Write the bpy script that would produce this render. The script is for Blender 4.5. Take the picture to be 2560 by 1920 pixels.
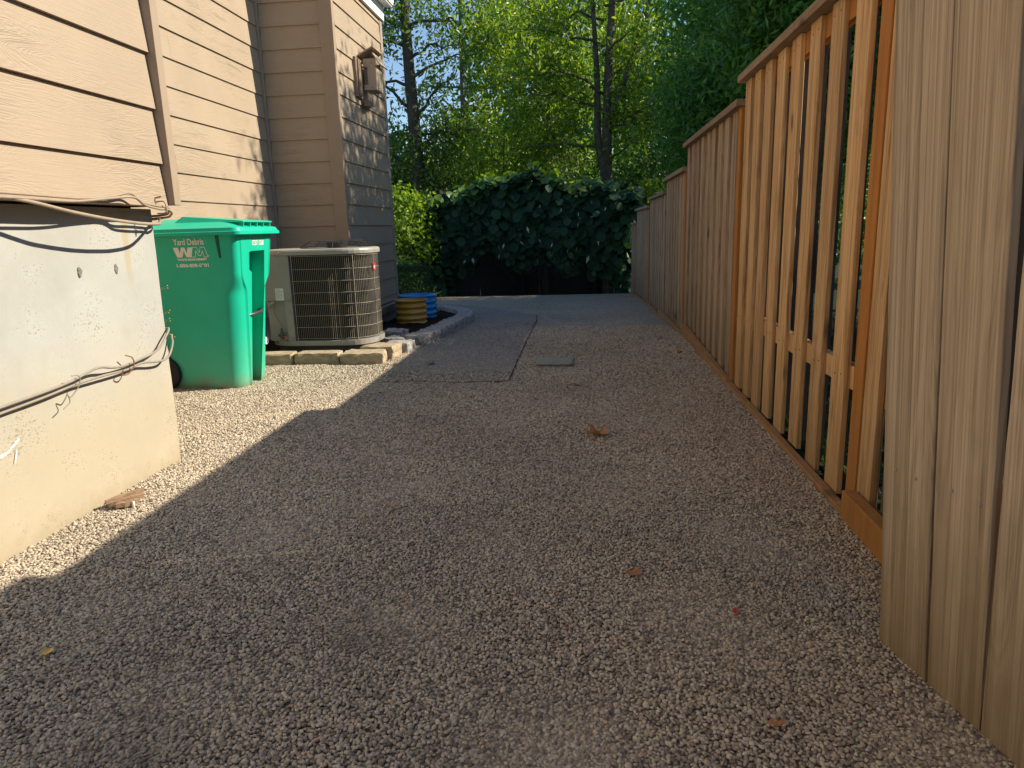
import bpy, bmesh, math, random
import numpy as np
from mathutils import Vector, Matrix, noise as mnoise

for o in list(bpy.data.objects): bpy.data.objects.remove(o)
S = bpy.context.scene
COL = S.collection
rnd = random.Random(7)

# ------------------------------------------------------------------ camera
YAW, PITCH, ROLL, FPX = .1063, .2174, -.0302, 1768.
cy, sy, cp, sp = math.cos(YAW), math.sin(YAW), math.cos(PITCH), math.sin(PITCH)
fwd = Vector((-sy*cp, cy*cp, -sp)); right = Vector((cy, sy, 0)); up = right.cross(fwd)
cr, sr = math.cos(ROLL), math.sin(ROLL)
r2 = right*cr + up*sr; u2 = -right*sr + up*cr
cd = bpy.data.cameras.new('camera'); cam = bpy.data.objects.new('camera', cd); COL.objects.link(cam)
M = Matrix(((r2.x, u2.x, -fwd.x, 0), (r2.y, u2.y, -fwd.y, 0), (r2.z, u2.z, -fwd.z, 1.1), (0, 0, 0, 1)))
cam.matrix_world = M
cd.sensor_width = 36; cd.lens = FPX/2560*36; cd.clip_start = .05; cd.clip_end = 600
S.camera = cam

# ------------------------------------------------------------------ world, sun, exposure
SUN = Vector((2.756, .65, 1.99)).normalized()
w = bpy.data.worlds.new("World"); S.world = w; w.use_nodes = True
nt = w.node_tree; nt.nodes.clear()
sky = nt.nodes.new('ShaderNodeTexSky'); sky.sky_type = 'NISHITA'; sky.sun_disc = False
sky.sun_elevation = math.asin(SUN.z); sky.sun_rotation = math.atan2(SUN.x, SUN.y)
sky.air_density = 1.0; sky.dust_density = .1; sky.ozone_density = 3.0
bg = nt.nodes.new('ShaderNodeBackground'); bg.inputs[1].default_value = .105
wo = nt.nodes.new('ShaderNodeOutputWorld')
nt.links.new(sky.outputs[0], bg.inputs[0]); nt.links.new(bg.outputs[0], wo.inputs[0])
sl = bpy.data.lights.new('sun', 'SUN'); sl.energy = 5.0; sl.angle = math.radians(.53); sl.color = (1, .92, .76)
so = bpy.data.objects.new('sun', sl); COL.objects.link(so)
so.rotation_euler = SUN.to_track_quat('Z', 'Y').to_euler(); so.location = (20, 5, 20)
S.view_settings.view_transform = 'Standard'; S.view_settings.look = 'None'
S.view_settings.gamma = 1; S.view_settings.exposure = .72
S.cycles.max_bounces = 8; S.cycles.diffuse_bounces = 4; S.cycles.transmission_bounces = 4
S.cycles.use_denoising = True
S.cycles.sample_clamp_indirect = 4

# ------------------------------------------------------------------ helpers
def tag(o, label=None, cat=None, group=None, kind=None):
    if label: o['label'] = label
    if cat: o['category'] = cat
    if group: o['group'] = group
    if kind: o['kind'] = kind
    return o

def empty(name, loc, label, cat, group=None):
    o = bpy.data.objects.new(name, None); COL.objects.link(o); o.location = loc; o.empty_display_size = .1
    bpy.context.view_layer.update()
    return tag(o, label, cat, group)

class MB:
    """collects geometry in world coordinates, builds ONE mesh object"""
    def __init__(s): s.v = []; s.f = []; s.sm = []
    def add(s, vs, fs, smooth=False):
        n = len(s.v); s.v += [tuple(v) for v in vs]; s.f += [tuple(i+n for i in f) for f in fs]; s.sm += [smooth]*len(fs); return s
    def box(s, a, b, rz=0, piv=None):
        x0, y0, z0 = a; x1, y1, z1 = b
        vs = [Vector(p) for p in ((x0,y0,z0),(x1,y0,z0),(x1,y1,z0),(x0,y1,z0),(x0,y0,z1),(x1,y0,z1),(x1,y1,z1),(x0,y1,z1))]
        if rz:
            c = Vector(piv) if piv else (vs[0]+vs[6])/2; R = Matrix.Rotation(rz, 3, 'Z'); vs = [R@(v-c)+c for v in vs]
        return s.add(vs, [(0,3,2,1),(4,5,6,7),(0,1,5,4),(1,2,6,5),(2,3,7,6),(3,0,4,7)])
    def hexa(s, p): return s.add(p, [(0,3,2,1),(4,5,6,7),(0,1,5,4),(1,2,6,5),(2,3,7,6),(3,0,4,7)])
    def tube(s, pts, r, n=8, cap=True):
        pts = [Vector(p) for p in pts]; rs = r if isinstance(r, (list, tuple)) else [r]*len(pts)
        vs = []; fs = []; side = None
        for i, p in enumerate(pts):
            t = (pts[min(i+1, len(pts)-1)]-pts[max(i-1, 0)]).normalized()
            if side is None:
                side = t.cross(Vector((0, 0, 1)))
                if side.length < .1: side = t.cross(Vector((1, 0, 0)))
            side = (side-t*side.dot(t)).normalized(); b = t.cross(side)
            for k in range(n):
                a = 2*math.pi*k/n; vs.append(p+(side*math.cos(a)+b*math.sin(a))*rs[i])
        for i in range(len(pts)-1):
            for k in range(n):
                fs.append((i*n+k, i*n+(k+1) % n, (i+1)*n+(k+1) % n, (i+1)*n+k))
        s.add(vs, fs, True)
        if cap: s.add(vs[:n], [tuple(range(n))[::-1]]); s.add(vs[-n:], [tuple(range(n))])
        return s
    def loft(s, loops, capb=True, capt=True, smooth=False):
        n = len(loops[0]); vs = [v for l in loops for v in l]; fs = []
        for i in range(len(loops)-1):
            for k in range(n): fs.append((i*n+k, i*n+(k+1) % n, (i+1)*n+(k+1) % n, (i+1)*n+k))
        s.add(vs, fs, smooth)
        if capb: s.add(loops[0], [tuple(range(n))[::-1]])
        if capt: s.add(loops[-1], [tuple(range(n))])
        return s
    def build(s, name, m, parent=None, bevel=0, seg=2, autosmooth=None):
        me = bpy.data.meshes.new(name); me.from_pydata(s.v, [], s.f); me.polygons.foreach_set('use_smooth', s.sm)
        me.materials.append(m)
        # keep each object's origin at its own base centre
        vs = np.array(s.v); c = Vector(((vs[:,0].min()+vs[:,0].max())/2, (vs[:,1].min()+vs[:,1].max())/2, vs[:,2].min()))
        me.transform(Matrix.Translation(-c))
        o = bpy.data.objects.new(name, me); COL.objects.link(o); o.location = c
        if parent:
            o.parent = parent; o.matrix_parent_inverse = Matrix.Translation(-wloc(parent))
        if bevel:
            b = o.modifiers.new('b', 'BEVEL'); b.width = bevel; b.segments = seg; b.limit_method = 'ANGLE'
        me.update(); return o

def wloc(o):
    # all our objects are unrotated: world location is stored on the object itself
    return Vector(o.get('_w', o.location)) if False else (o.matrix_parent_inverse.translation + o.location + (wloc(o.parent) if o.parent else Vector((0,0,0))))

def npmesh(name, V, F, m, parent=None, smooth=False):
    me = bpy.data.meshes.new(name); k = F.shape[1]
    V = np.asarray(V, dtype=np.float32); c = np.array([V[:,0].mean(), V[:,1].mean(), V[:,2].min()], dtype=np.float32)
    me.vertices.add(len(V)); me.vertices.foreach_set('co', (V-c).ravel())
    me.loops.add(F.size); me.loops.foreach_set('vertex_index', F.ravel().astype(np.int32))
    me.polygons.add(len(F)); me.polygons.foreach_set('loop_start', np.arange(0, F.size, k, dtype=np.int32))
    me.polygons.foreach_set('use_smooth', np.full(len(F), smooth))
    me.update(calc_edges=True); me.materials.append(m)
    o = bpy.data.objects.new(name, me); COL.objects.link(o); o.location = Vector([float(x) for x in c])
    if parent: o.parent = parent; o.matrix_parent_inverse = Matrix.Translation(-wloc(parent))
    return o

# ------------------------------------------------------------------ materials
class NT:
    def __init__(s, name):
        s.m = bpy.data.materials.new(name); s.m.use_nodes = True; s.t = s.m.node_tree
        s.b = s.t.nodes['Principled BSDF']; s.out = s.t.nodes['Material Output']
    def n(s, typ, ins=None, **kw):
        nd = s.t.nodes.new(typ)
        for k, v in kw.items(): setattr(nd, k, v)
        for k, v in (ins or {}).items():
            if isinstance(v, bpy.types.NodeSocket): s.t.links.new(v, nd.inputs[k])
            else: nd.inputs[k].default_value = v
        return nd
    def link(s, a, b): s.t.links.new(a, b)
    def obj(s): return s.n('ShaderNodeTexCoord').outputs['Object']
    def mapped(s, sc=(1,1,1), rnd=True, world=False):
        v = s.n('ShaderNodeNewGeometry').outputs['Position'] if world else s.obj()
        if rnd:
            r = s.n('ShaderNodeObjectInfo').outputs['Random']
            cb = s.n('ShaderNodeCombineXYZ', {0: s.math('MULTIPLY', r, 37.), 1: s.math('MULTIPLY', r, 91.), 2: s.math('MULTIPLY', r, 53.)})
            v = s.n('ShaderNodeVectorMath', {0: v, 1: cb.outputs[0]}, operation='ADD').outputs[0]
        return s.n('ShaderNodeVectorMath', {0: v, 1: sc}, operation='MULTIPLY').outputs[0]
    def math(s, op, a, b=0., c=None, clamp=False):
        nd = s.n('ShaderNodeMath', {0: a, 1: b}, operation=op, use_clamp=clamp)
        if c is not None: nd.inputs[2].default_value = c
        return nd.outputs[0]
    def noise(s, v, sc=5., det=4., rough=.55, dist=0., col=False):
        nd = s.n('ShaderNodeTexNoise', {'Vector': v, 'Scale': sc, 'Detail': det, 'Roughness': rough, 'Distortion': dist}); return nd.outputs['Color' if col else 'Fac']
    def ramp(s, f, stops, interp='LINEAR'):
        r = s.n('ShaderNodeValToRGB', {0: f}); cr = r.color_ramp; cr.interpolation = interp
        while len(cr.elements) < len(stops): cr.elements.new(.5)
        for e, (p, c) in zip(cr.elements, stops):
            e.position = p; e.color = (*c, 1) if len(c) == 3 else c
        return r.outputs[0]
    def mix(s, f, a, b, mode='MIX'):
        nd = s.n('ShaderNodeMix', data_type='RGBA', blend_type=mode)
        for i, x in ((0, f), (6, a), (7, b)):
            if isinstance(x, bpy.types.NodeSocket): s.link(x, nd.inputs[i])
            else: nd.inputs[i].default_value = (*x, 1) if isinstance(x, tuple) and len(x) == 3 else x
        return nd.outputs[2]
    def bump(s, h, st=.3, dist=.01, nrm=None):
        nd = s.n('ShaderNodeBump', {'Height': h, 'Strength': st, 'Distance': dist})
        if nrm: s.link(nrm, nd.inputs['Normal'])
        return nd.outputs[0]
    def done(s, col=None, rough=.6, nrm=None, spec=.4, metal=0., coat=0.):
        if col is not None:
            if isinstance(col, bpy.types.NodeSocket): s.link(col, s.b.inputs['Base Color'])
            else: s.b.inputs['Base Color'].default_value = (*col, 1)
        if isinstance(rough, bpy.types.NodeSocket): s.link(rough, s.b.inputs['Roughness'])
        else: s.b.inputs['Roughness'].default_value = rough
        s.b.inputs['Specular IOR Level'].default_value = spec; s.b.inputs['Metallic'].default_value = metal
        s.b.inputs['Coat Weight'].default_value = coat
        if nrm: s.link(nrm, s.b.inputs['Normal'])
        return s.m

def simple(name, c, rough=.5, var=.15, sc=14., bump=.1, metal=0., spec=.4, coat=0.):
    t = NT(name); v = t.mapped(); n = t.noise(v, sc, 5)
    col = t.ramp(n, [(.25, tuple(x*(1-var) for x in c)), (.75, tuple(min(1, x*(1+var)) for x in c))])
    return t.done(col, rough, t.bump(t.noise(v, sc*6, 3), bump, .004), spec, metal, coat)

def m_siding(name, c):
    t = NT(name); v = t.mapped((1, 1, 1), rnd=False, world=True)
    # embossed wood grain that runs along the planks
    g = t.n('ShaderNodeVectorMath', {0: v, 1: (1.6, 1.6, 12.)}, operation='MULTIPLY').outputs[0]
    big = t.noise(g, 1.1, 2, .5, 1.2)
    rings = t.math('SINE', t.math('MULTIPLY', big, 95.))
    fine = t.noise(t.n('ShaderNodeVectorMath', {0: v, 1: (7, 7, 160.)}, operation='MULTIPLY').outputs[0], 1., 4, .6)
    msk = t.ramp(t.noise(v, 1.7, 3), [(.42, (0, 0, 0)), (.62, (1, 1, 1))])
    h = t.math('ADD', t.math('MULTIPLY', t.math('MULTIPLY', rings, msk), .35), t.math('MULTIPLY', fine, .8))
    n2 = t.noise(v, 2.3, 5, .6)
    col = t.ramp(n2, [(.3, tuple(x*.93 for x in c)), (.7, tuple(x*1.04 for x in c))])
    dust = t.ramp(t.noise(v, 26., 3, .7), [(.62, (0, 0, 0)), (.8, (1, 1, 1))])
    col = t.mix(t.math('MULTIPLY', dust, .12), col, tuple(x*.7 for x in c))
    return t.done(col, .62, t.bump(h, .7, .003), .35)

def m_wood(name, cols, fine=(26, 26, 1.3), dirt=.5, hamp=.22, ct=1., crack=.35, det=6, foota=.5, rough=.8, dirtcol=(.07, .055, .035), bs=.4):
    t = NT(name); v = t.mapped(fine)
    a = t.noise(v, 1., det, .65, .5 if det > 3 else .15)
    v2 = t.mapped((9, 9, .55)); b = t.noise(v2, 1., 3, .5, 1.5)
    rings = t.math('SINE', t.math('MULTIPLY', b, 60.))
    hair = t.noise(t.mapped((fine[0]*5, fine[1]*5, fine[2]*2.2)), 1., 3 if det > 3 else 1, .7)
    f = t.math('ADD', t.math('ADD', t.math('MULTIPLY', a, .77-hamp), t.math('MULTIPLY', hair, hamp)), t.math('MULTIPLY', rings, .03), clamp=True)
    f = t.math('ADD', f, .11)
    col = t.ramp(f, [(.5-.22*ct, cols[0]), (.5, cols[1]), (.5+.22*ct, cols[2])])
    # per board tone
    r = t.n('ShaderNodeObjectInfo').outputs['Random']
    tone = t.ramp(r, [(0, (.80, .80, .82)), (.5, (1, .98, .95)), (1, (1.0, 1.0, 1.0))])
    col = t.mix(1., col, tone, 'MULTIPLY')
    # knots and stains
    st = t.ramp(t.noise(t.mapped((14, 14, 5)), 1., 4, .6), [(.62, (0, 0, 0)), (.82, (1, 1, 1))])
    col = t.mix(t.math('MULTIPLY', st, dirt), col, dirtcol)
    ck = t.noise(t.mapped((fine[0]*3.2, fine[1]*3.2, fine[2]*.9) if fine[2] < fine[1] else (fine[0]*2, fine[1]*.8, fine[2]*2)), 1., 2, .5)
    ckm = t.ramp(ck, [(.64, (0, 0, 0)), (.70, (1, 1, 1))]); col = t.mix(t.math('MULTIPLY', ckm, crack), col, dirtcol)
    kn = t.n('ShaderNodeTexVoronoi', {'Vector': t.mapped((3.2, 3.2, 1.6) if fine[2] < fine[1] or fine[1] > 20 else (2, 1.6, 3)), 'Scale': 1.}).outputs['Distance']
    knm = t.ramp(kn, [(.045, (1, 1, 1)), (.075, (.35, .35, .35)), (.11, (0, 0, 0))]); col = t.mix(t.math('MULTIPLY', knm, .7), col, dirtcol)
    # weathered, algae-darkened foot of the boards
    z = t.n('ShaderNodeSeparateXYZ', {0: t.n('ShaderNodeNewGeometry').outputs['Position']}).outputs[2]
    zz = t.math('ADD', z, t.math('MULTIPLY', t.noise(t.mapped((8, 8, 3)), 1., 4), .5))
    foot = t.ramp(zz, [(.18, (1, 1, 1)), (.85, (0, 0, 0))])
    col = t.mix(t.math('MULTIPLY', foot, foota), col, (.17, .11, .045))
    return t.done(col, rough, t.bump(t.math('ADD', a, t.math('MULTIPLY', rings, .12)), bs, .004), .25)

def m_leaf(name, c1, c2, trans=.45, tcol=None, rough=.5, spec=.4):
    t = NT(name); g = t.n('ShaderNodeNewGeometry'); r = g.outputs['Random Per Island']
    col = t.ramp(r, [(0, c1), (1, c2)])
    clump = t.noise(t.mapped((1, 1, 1), rnd=False, world=True), .8, 3)
    col = t.mix(t.math('MULTIPLY', clump, .5), col, c1)
    t.done(col, rough, None, spec)
    tr = t.n('ShaderNodeBsdfTranslucent')
    tc = t.mix(1., col, tcol or (1.7, 1.5, .45), 'MULTIPLY'); t.link(tc, tr.inputs[0])
    mx = t.n('ShaderNodeMixShader', {0: trans}); t.link(t.b.outputs[0], mx.inputs[1]); t.link(tr.outputs[0], mx.inputs[2])
    t.link(mx.outputs[0], t.out.inputs[0]); return t.m

def m_concrete(name, zgrad=True, c=(.40, .392, .355), c2=(.44, .375, .27)):
    t = NT(name); v = t.mapped((1, 1, 1), rnd=False, world=True)
    n = t.noise(v, 3., 7, .62)
    base = t.ramp(n, [(.3, tuple(x*.86 for x in c)), (.55, c), (.8, tuple(min(1, x*1.08) for x in c))])
    if zgrad:
        z = t.n('ShaderNodeSeparateXYZ', {0: v}).outputs[2]
        zz = t.math('ADD', z, t.math('MULTIPLY', t.noise(v, 2., 4), .5))
        f = t.ramp(zz, [(.55, (1, 1, 1)), (1.05, (0, 0, 0))])
        base = t.mix(f, base, t.ramp(n, [(.3, tuple(x*.9 for x in c2)), (.75, c2)]))
        # soil splashed up from the gravel, and broad damp blotches
        sp_ = t.math('ADD', z, t.math('MULTIPLY', t.noise(v, 14., 6, .7), .22))
        base = t.mix(t.math('MULTIPLY', t.ramp(sp_, [(.10, (1, 1, 1)), (.21, (0, 0, 0))]), .45), base, (.30, .22, .13))
        bl = t.ramp(t.noise(v, 1.3, 6, .7), [(.5, (0, 0, 0)), (.72, (1, 1, 1))]); base = t.mix(t.math('MULTIPLY', bl, .28), base, (.33, .30, .24))
        # brown run mark down the face near the corner
        y = t.n('ShaderNodeSeparateXYZ', {0: v}).outputs[1]
        d = t.math('ABSOLUTE', t.math('SUBTRACT', y, t.math('ADD', 3.0, t.math('MULTIPLY', t.noise(v, 5., 2), .04))))
        run = t.math('MULTIPLY', t.ramp(d, [(.012, (1, 1, 1)), (.03, (0, 0, 0))]), t.ramp(z, [(.85, (0, 0, 0)), (1.2, (1, 1, 1))]))
        base = t.mix(t.math('MULTIPLY', run, .55), base, (.38, .29, .15))
    # air holes: small, sharp, in drifts
    vo = t.n('ShaderNodeTexVoronoi', {'Vector': t.n('ShaderNodeVectorMath', {0: v, 1: (1, 1, 1.5)}, operation='MULTIPLY').outputs[0], 'Scale': 46., 'Randomness': 1.})
    th = t.math('MULTIPLY', t.ramp(t.noise(v, 6., 3), [(.40, (0, 0, 0)), (.75, (1, 1, 1))]), .30)
    hole = t.math('LESS_THAN', vo.outputs['Distance'], th)
    vo2 = t.n('ShaderNodeTexVoronoi', {'Vector': v, 'Scale': 120.})
    h2 = t.math('LESS_THAN', vo2.outputs['Distance'], t.math('MULTIPLY', th, 1.1))
    hh = t.math('MAXIMUM', hole, h2)
    base = t.mix(t.math('MULTIPLY', hh, .55), base, (.2, .16, .1))
    hgt = t.math('SUBTRACT', t.math('MULTIPLY', t.noise(v, 30., 6, .6), .5), hh)
    return t.done(base, .85, t.bump(hgt, .5, .004), .25)

def m_gravel_sheet(name, cols, scale=75., dark=.35, bs=1.):
    t = NT(name); v = t.mapped((1, 1, 1), rnd=False, world=True)
    vd = t.n('ShaderNodeVectorMath', {0: v, 1: t.n('ShaderNodeVectorMath', {0: t.noise(v, 40., 2, col=True), 1: (.012, .012, .0)}, operation='MULTIPLY').outputs[0]}, operation='ADD').outputs[0]
    vo = t.n('ShaderNodeTexVoronoi', {'Vector': vd, 'Scale': scale, 'Randomness': 1.})
    sep = t.n('ShaderNodeSeparateColor', {0: vo.outputs['Color']})
    col = t.ramp(sep.outputs[0], [(0, cols[0]), (.5, cols[1]), (.88, cols[2]), (1, cols[3])])
    e = t.n('ShaderNodeTexVoronoi', {'Vector': vd, 'Scale': scale}, feature='DISTANCE_TO_EDGE').outputs['Distance']
    gap = t.ramp(e, [(.0, (1, 1, 1)), (.12, (0, 0, 0))])
    col = t.mix(t.math('MULTIPLY', gap, dark), col, (.03, .025, .02))
    big = t.noise(v, .9, 4)
    col = t.mix(1., col, t.ramp(big, [(.3, (.84, .84, .86)), (.7, (1.06, 1.05, 1.03))]), 'MULTIPLY')
    h = t.math('ADD', t.math('MULTIPLY', t.math('MINIMUM', e, .35), 1.), t.math('MULTIPLY', t.noise(v, 6., 3), .6))
    return t.done(col, .75, t.bump(h, bs, .008), .3)

TAN = (.365, .278, .193)
MAT = dict(
    siding=m_siding('painted_lap_siding', TAN),
    trim=simple('painted_trim', (.33, .245, .17), .6, .06, 9, .15),
    skirt=simple('painted_skirt', (.33, .26, .2), .6, .06, 9, .15),
    white=simple('white_metal_paint', (.8, .8, .78), .4, .03),
    roof=simple('roof_shingles', (.07, .065, .06), .9, .3, 30, .5),
    concrete=m_concrete('cast_concrete'),
    conc2=m_concrete('painted_concrete', False, (.30, .25, .21)),
    board=m_wood('cedar_board', [(.26, .13, .05), (.66, .40, .19), (.84, .60, .35)], hamp=.3, ct=.7),
    board_old=m_wood('grey_cedar_board', [(.19, .13, .085), (.43, .315, .215), (.58, .455, .33)], dirt=.5, ct=.7),
    board_near=m_wood('weathered_plank', [(.20, .15, .105), (.43, .335, .245), (.60, .485, .37)], fine=(1.5, 42, .25), dirt=.2, bs=.9, foota=.75, hamp=.40, ct=.75, crack=.28, det=2),
    redwood=m_wood('orange_stained_post', [(.30, .11, .022), (.46, .19, .045), (.55, .26, .08)], dirt=.2, rough=.7),
    kick=m_wood('orange_kickboard', [(.33, .15, .06), (.48, .25, .11), (.58, .34, .17)], fine=(26, 1.3, 26), dirt=.3),
    cap=m_wood('cap_rail_wood', [(.17, .115, .07), (.32, .23, .15), (.42, .32, .22)], fine=(26, 1.3, 26)),
    bin=None, black=simple('black_rubber', (.02, .02, .02), .7, .2), cablem=simple('painted_cable', (.33, .25, .175), .5, .1, 30, .1),
    cableg=simple('grey_cable', (.27, .23, .18), .55, .12, 30, .1), wire=simple('rusty_wire', (.20, .08, .035), .6, .3),
    galv=simple('galvanised_grey', (.31, .29, .255), .45, .06, 8, .05, 0., .5),
    acpanel=simple('grey_enamel', (.29, .275, .25), .42, .05, 6, .06, 0., .5),
    coil=simple('dark_coil', (.018, .016, .012), .8, .6, 90, 1.),
    grille=simple('grille_wire', (.34, .295, .225), .4, .1), plastic=simple('dark_plastic_pad', (.12, .10, .085), .7, .1),
    pvc=simple('white_pvc', (.75, .73, .70), .35, .04), red=simple('red_badge', (.62, .03, .035), .35, .05),
    paper=simple('paper_label', (.70, .71, .69), .6, .04), ink=simple('ink', (.25, .25, .25), .6, .1),
    decal=simple('white_decal', (.82, .80, .74), .5, .03), steel=simple('steel_bar', (.10, .11, .12), .35, .1, metal=.6),
    yellow=simple('ochre_enamel', (.62, .33, .045), .28, .12, 6, .05, 0, .5, .3), blue=simple('blue_enamel', (.02, .30, .70), .28, .1, 6, .05, 0, .5, .3),
    soil=simple('dark_mulch', (.022, .014, .011), .95, .5, 60, 1., spec=.1),
    bark=simple('tree_bark', (.085, .07, .055), .95, .5, 9, 1.), birch=simple('pale_bark', (.17, .15, .125), .9, .4, 7, 1.),
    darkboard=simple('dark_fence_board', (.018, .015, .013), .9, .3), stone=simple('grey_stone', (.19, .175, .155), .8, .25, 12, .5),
    lidgreen=simple('grey_green_plastic', (.29, .28, .20), .5, .15, 10, .2), chalk=simple('white_chalk', (.85, .83, .8), .9, .05),
    leafbrown=simple('dry_leaf_brown', (.40, .17, .055), .6, .4, 20, .5), leafpale=simple('dry_leaf_pale', (.52, .36, .24), .6, .3, 20, .5),
    leafyel=simple('dry_leaf_yellow', (.55, .38, .13), .6, .2), chip=simple('split_wood', (.30, .19, .11), .8, .4, 30, .6),
    weed=m_leaf('weed_leaf', (.06, .12, .02), (.12, .2, .03)),
    birdm=simple('painted_birdhouse', (.46, .35, .24), .6, .06, 12, .2), birdd=simple('brown_backboard', (.24, .165, .11), .7, .15),
    birdroof=simple('roof_board', (.35, .26, .18), .7, .15),
)
def m_block(name, a, b):
    t = NT(name); v = t.mapped(); n = t.noise(v, 16., 6, .65)
    col = t.ramp(n, [(.3, a), (.7, b)])
    sp_ = t.ramp(t.noise(v, 120., 2), [(.6, (0, 0, 0)), (.75, (1, 1, 1))])
    col = t.mix(t.math('MULTIPLY', sp_, .5), col, tuple(x*.35 for x in a))
    return t.done(col, .92, t.bump(t.noise(v, 45., 6, .7), .9, .01), .2)
MAT['block'] = m_block('tan_split_block', (.30, .225, .14), (.52, .42, .29))
MAT['blockg'] = m_block('grey_split_block', (.22, .20, .18), (.52, .48, .43))
MAT['blocktop'] = MAT['blockg']
def m_bin():
    t = NT('green_cart_plastic'); v = t.mapped((1, 1, 1), rnd=False)
    z = t.n('ShaderNodeSeparateXYZ', {0: t.n('ShaderNodeNewGeometry').outputs['Position']}).outputs[2]
    n = t.noise(v, 5., 5)
    col = t.ramp(n, [(.3, (.006, .44, .27)), (.7, (.008, .49, .31))])
    dz = t.math('ADD', z, t.math('MULTIPLY', t.noise(v, 9., 5, .7), .22))
    d = t.ramp(dz, [(.10, (1, 1, 1)), (.22, (0, 0, 0))])
    col = t.mix(t.math('MULTIPLY', d, .75), col, (.23, .14, .07))
    hz = t.ramp(dz, [(.2, (1, 1, 1)), (.55, (0, 0, 0))])
    col = t.mix(t.math('MULTIPLY', hz, .16), col, (.35, .42, .27))
    sc = t.ramp(t.noise(t.mapped((9, 9, 40), rnd=False), 2.2, 4, .7), [(.66, (0, 0, 0)), (.76, (1, 1, 1))])
    col = t.mix(t.math('MULTIPLY', sc, .3), col, (.2, .6, .42))
    return t.done(col, .42, t.bump(t.noise(v, 160., 2), .12, .002), .4)
MAT['bin'] = m_bin()
MAT['darkpick'] = m_wood('gap_dark_picket', [(.03, .026, .028), (.055, .048, .05), (.08, .07, .07)], ct=.7)  # near-black tone puts the darkness of the fence gaps into the pickets

# ------------------------------------------------------------------ terrain
def gz(y):
    P = [(-99, 0), (7, 0), (9.4, -.1), (12.2, -.185), (15, -.31), (15.6, -.42), (18, -1.7), (25, -2.2), (45, -2.4), (500, -2.4)]
    for (a, za), (b, zb) in zip(P, P[1:]):
        if y <= b: return za+(zb-za)*(y-a)/(b-a)
    return P[-1][1]
def sheet(name, xs, ys, dz, m, kind='structure', jitter=0., zf=None):
    V = []; F = []
    for y in ys:
        for x in xs:
            V.append((x, y, gz(y)+dz+(jitter*mnoise.noise(Vector((x*1.3, y*1.3, 0))) if jitter else 0)+(zf(x, y) if zf else 0)))
    nx = len(xs)
    for j in range(len(ys)-1):
        for i in range(nx-1): F.append((j*nx+i, j*nx+i+1, (j+1)*nx+i+1, (j+1)*nx+i))
    mb = MB().add(V, F, True); o = mb.build(name, m); tag(o, kind=kind); return o
ysall = sorted(set([-20, -10, -5, -2, 0, 2, 4, 6, 7, 8, 9.4, 10.8, 12.2, 13.6, 15, 15.3, 15.6, 16.2, 17, 18, 20, 22, 25, 30, 40, 60, 100, 200, 400]))
t = NT('forest_floor'); v = t.mapped((1, 1, 1), rnd=False, world=True)
MAT['forest'] = t.done(t.ramp(t.noise(v, 2., 8, .7), [(.3, (.015, .013, .008)), (.7, (.035, .04, .015))]), .95, t.bump(t.noise(v, 12., 6), .8, .05), .1)
sheet('ground', [-300, -100, -40, -20, -10, -5, -3, 0, 3, 6, 12, 25, 60, 120, 300], ysall, -.03, MAT['forest'])
t = NT('lawn_grass'); v = t.mapped((1, 1, 1), rnd=False, world=True)
MAT['lawn'] = t.done(t.ramp(t.noise(v, 9., 8, .7), [(.3, (.008, .014, .005)), (.7, (.018, .032, .010))]), .9, t.bump(t.noise(v, 90., 4), 1., .03), .2)
sheet('lawn', [1.08, 2, 3, 5, 8, 12, 20, 30], [y for y in ysall if -20 <= y <= 15], -.02, MAT['lawn'])
GC = [(.22, .18, .14), (.43, .355, .265), (.565, .47, .355), (.70, .59, .45)]
MAT['gravel'] = m_gravel_sheet('pea_gravel_bed', GC, 78.)
MAT['path'] = m_gravel_sheet('dark_fine_path', [(.18, .155, .13), (.32, .275, .225), (.44, .38, .31), (.60, .52, .42)], 105., .3, .8)
sheet('gravel', [-3.5, -3, -2.5, -2, -1.5, -1, -.5, 0, .5, .985], [y/4 for y in range(-16, 62)]+[15.45], 0., MAT['gravel'], jitter=.006)
# darker, finer walkway with crisp edges, slightly recessed look
pe = [(-1.52, 5.02), (-1.0, 4.99), (-.556, 5.02), (-.575, 5.6), (-.60, 6.4), (-.62, 7.4), (-.62, 8.3), (-.62, 9.1), (-.68, 9.9), (-1.5, 11.3), (-2.4, 12.3), (-2.6, 12.5)]
pl = [(-1.52, 5.02), (-1.54, 5.04), (-1.56, 5.06), (-1.58, 5.6), (-1.60, 6.4), (-1.52, 7.4), (-1.50, 8.3), (-1.50, 9.05), (-1.62, 9.8), (-1.8, 10.35), (-2.3, 11.0), (-2.58, 11.2)]
V = []; F = []
for a, b in zip(pl, pe):
    for k in range(5):
        x = a[0]+(b[0]-a[0])*k/4; y = a[1]+(b[1]-a[1])*k/4; V.append((x, y, gz(y)+.010))
n0 = len(pl)
for i in range(n0-1):
    for k in range(4): F.append((i*5+k, i*5+k+1, (i+1)*5+k+1, (i+1)*5+k))
tag(MB().add(V, F, True).build('path', MAT['path']), kind='structure')
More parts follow.
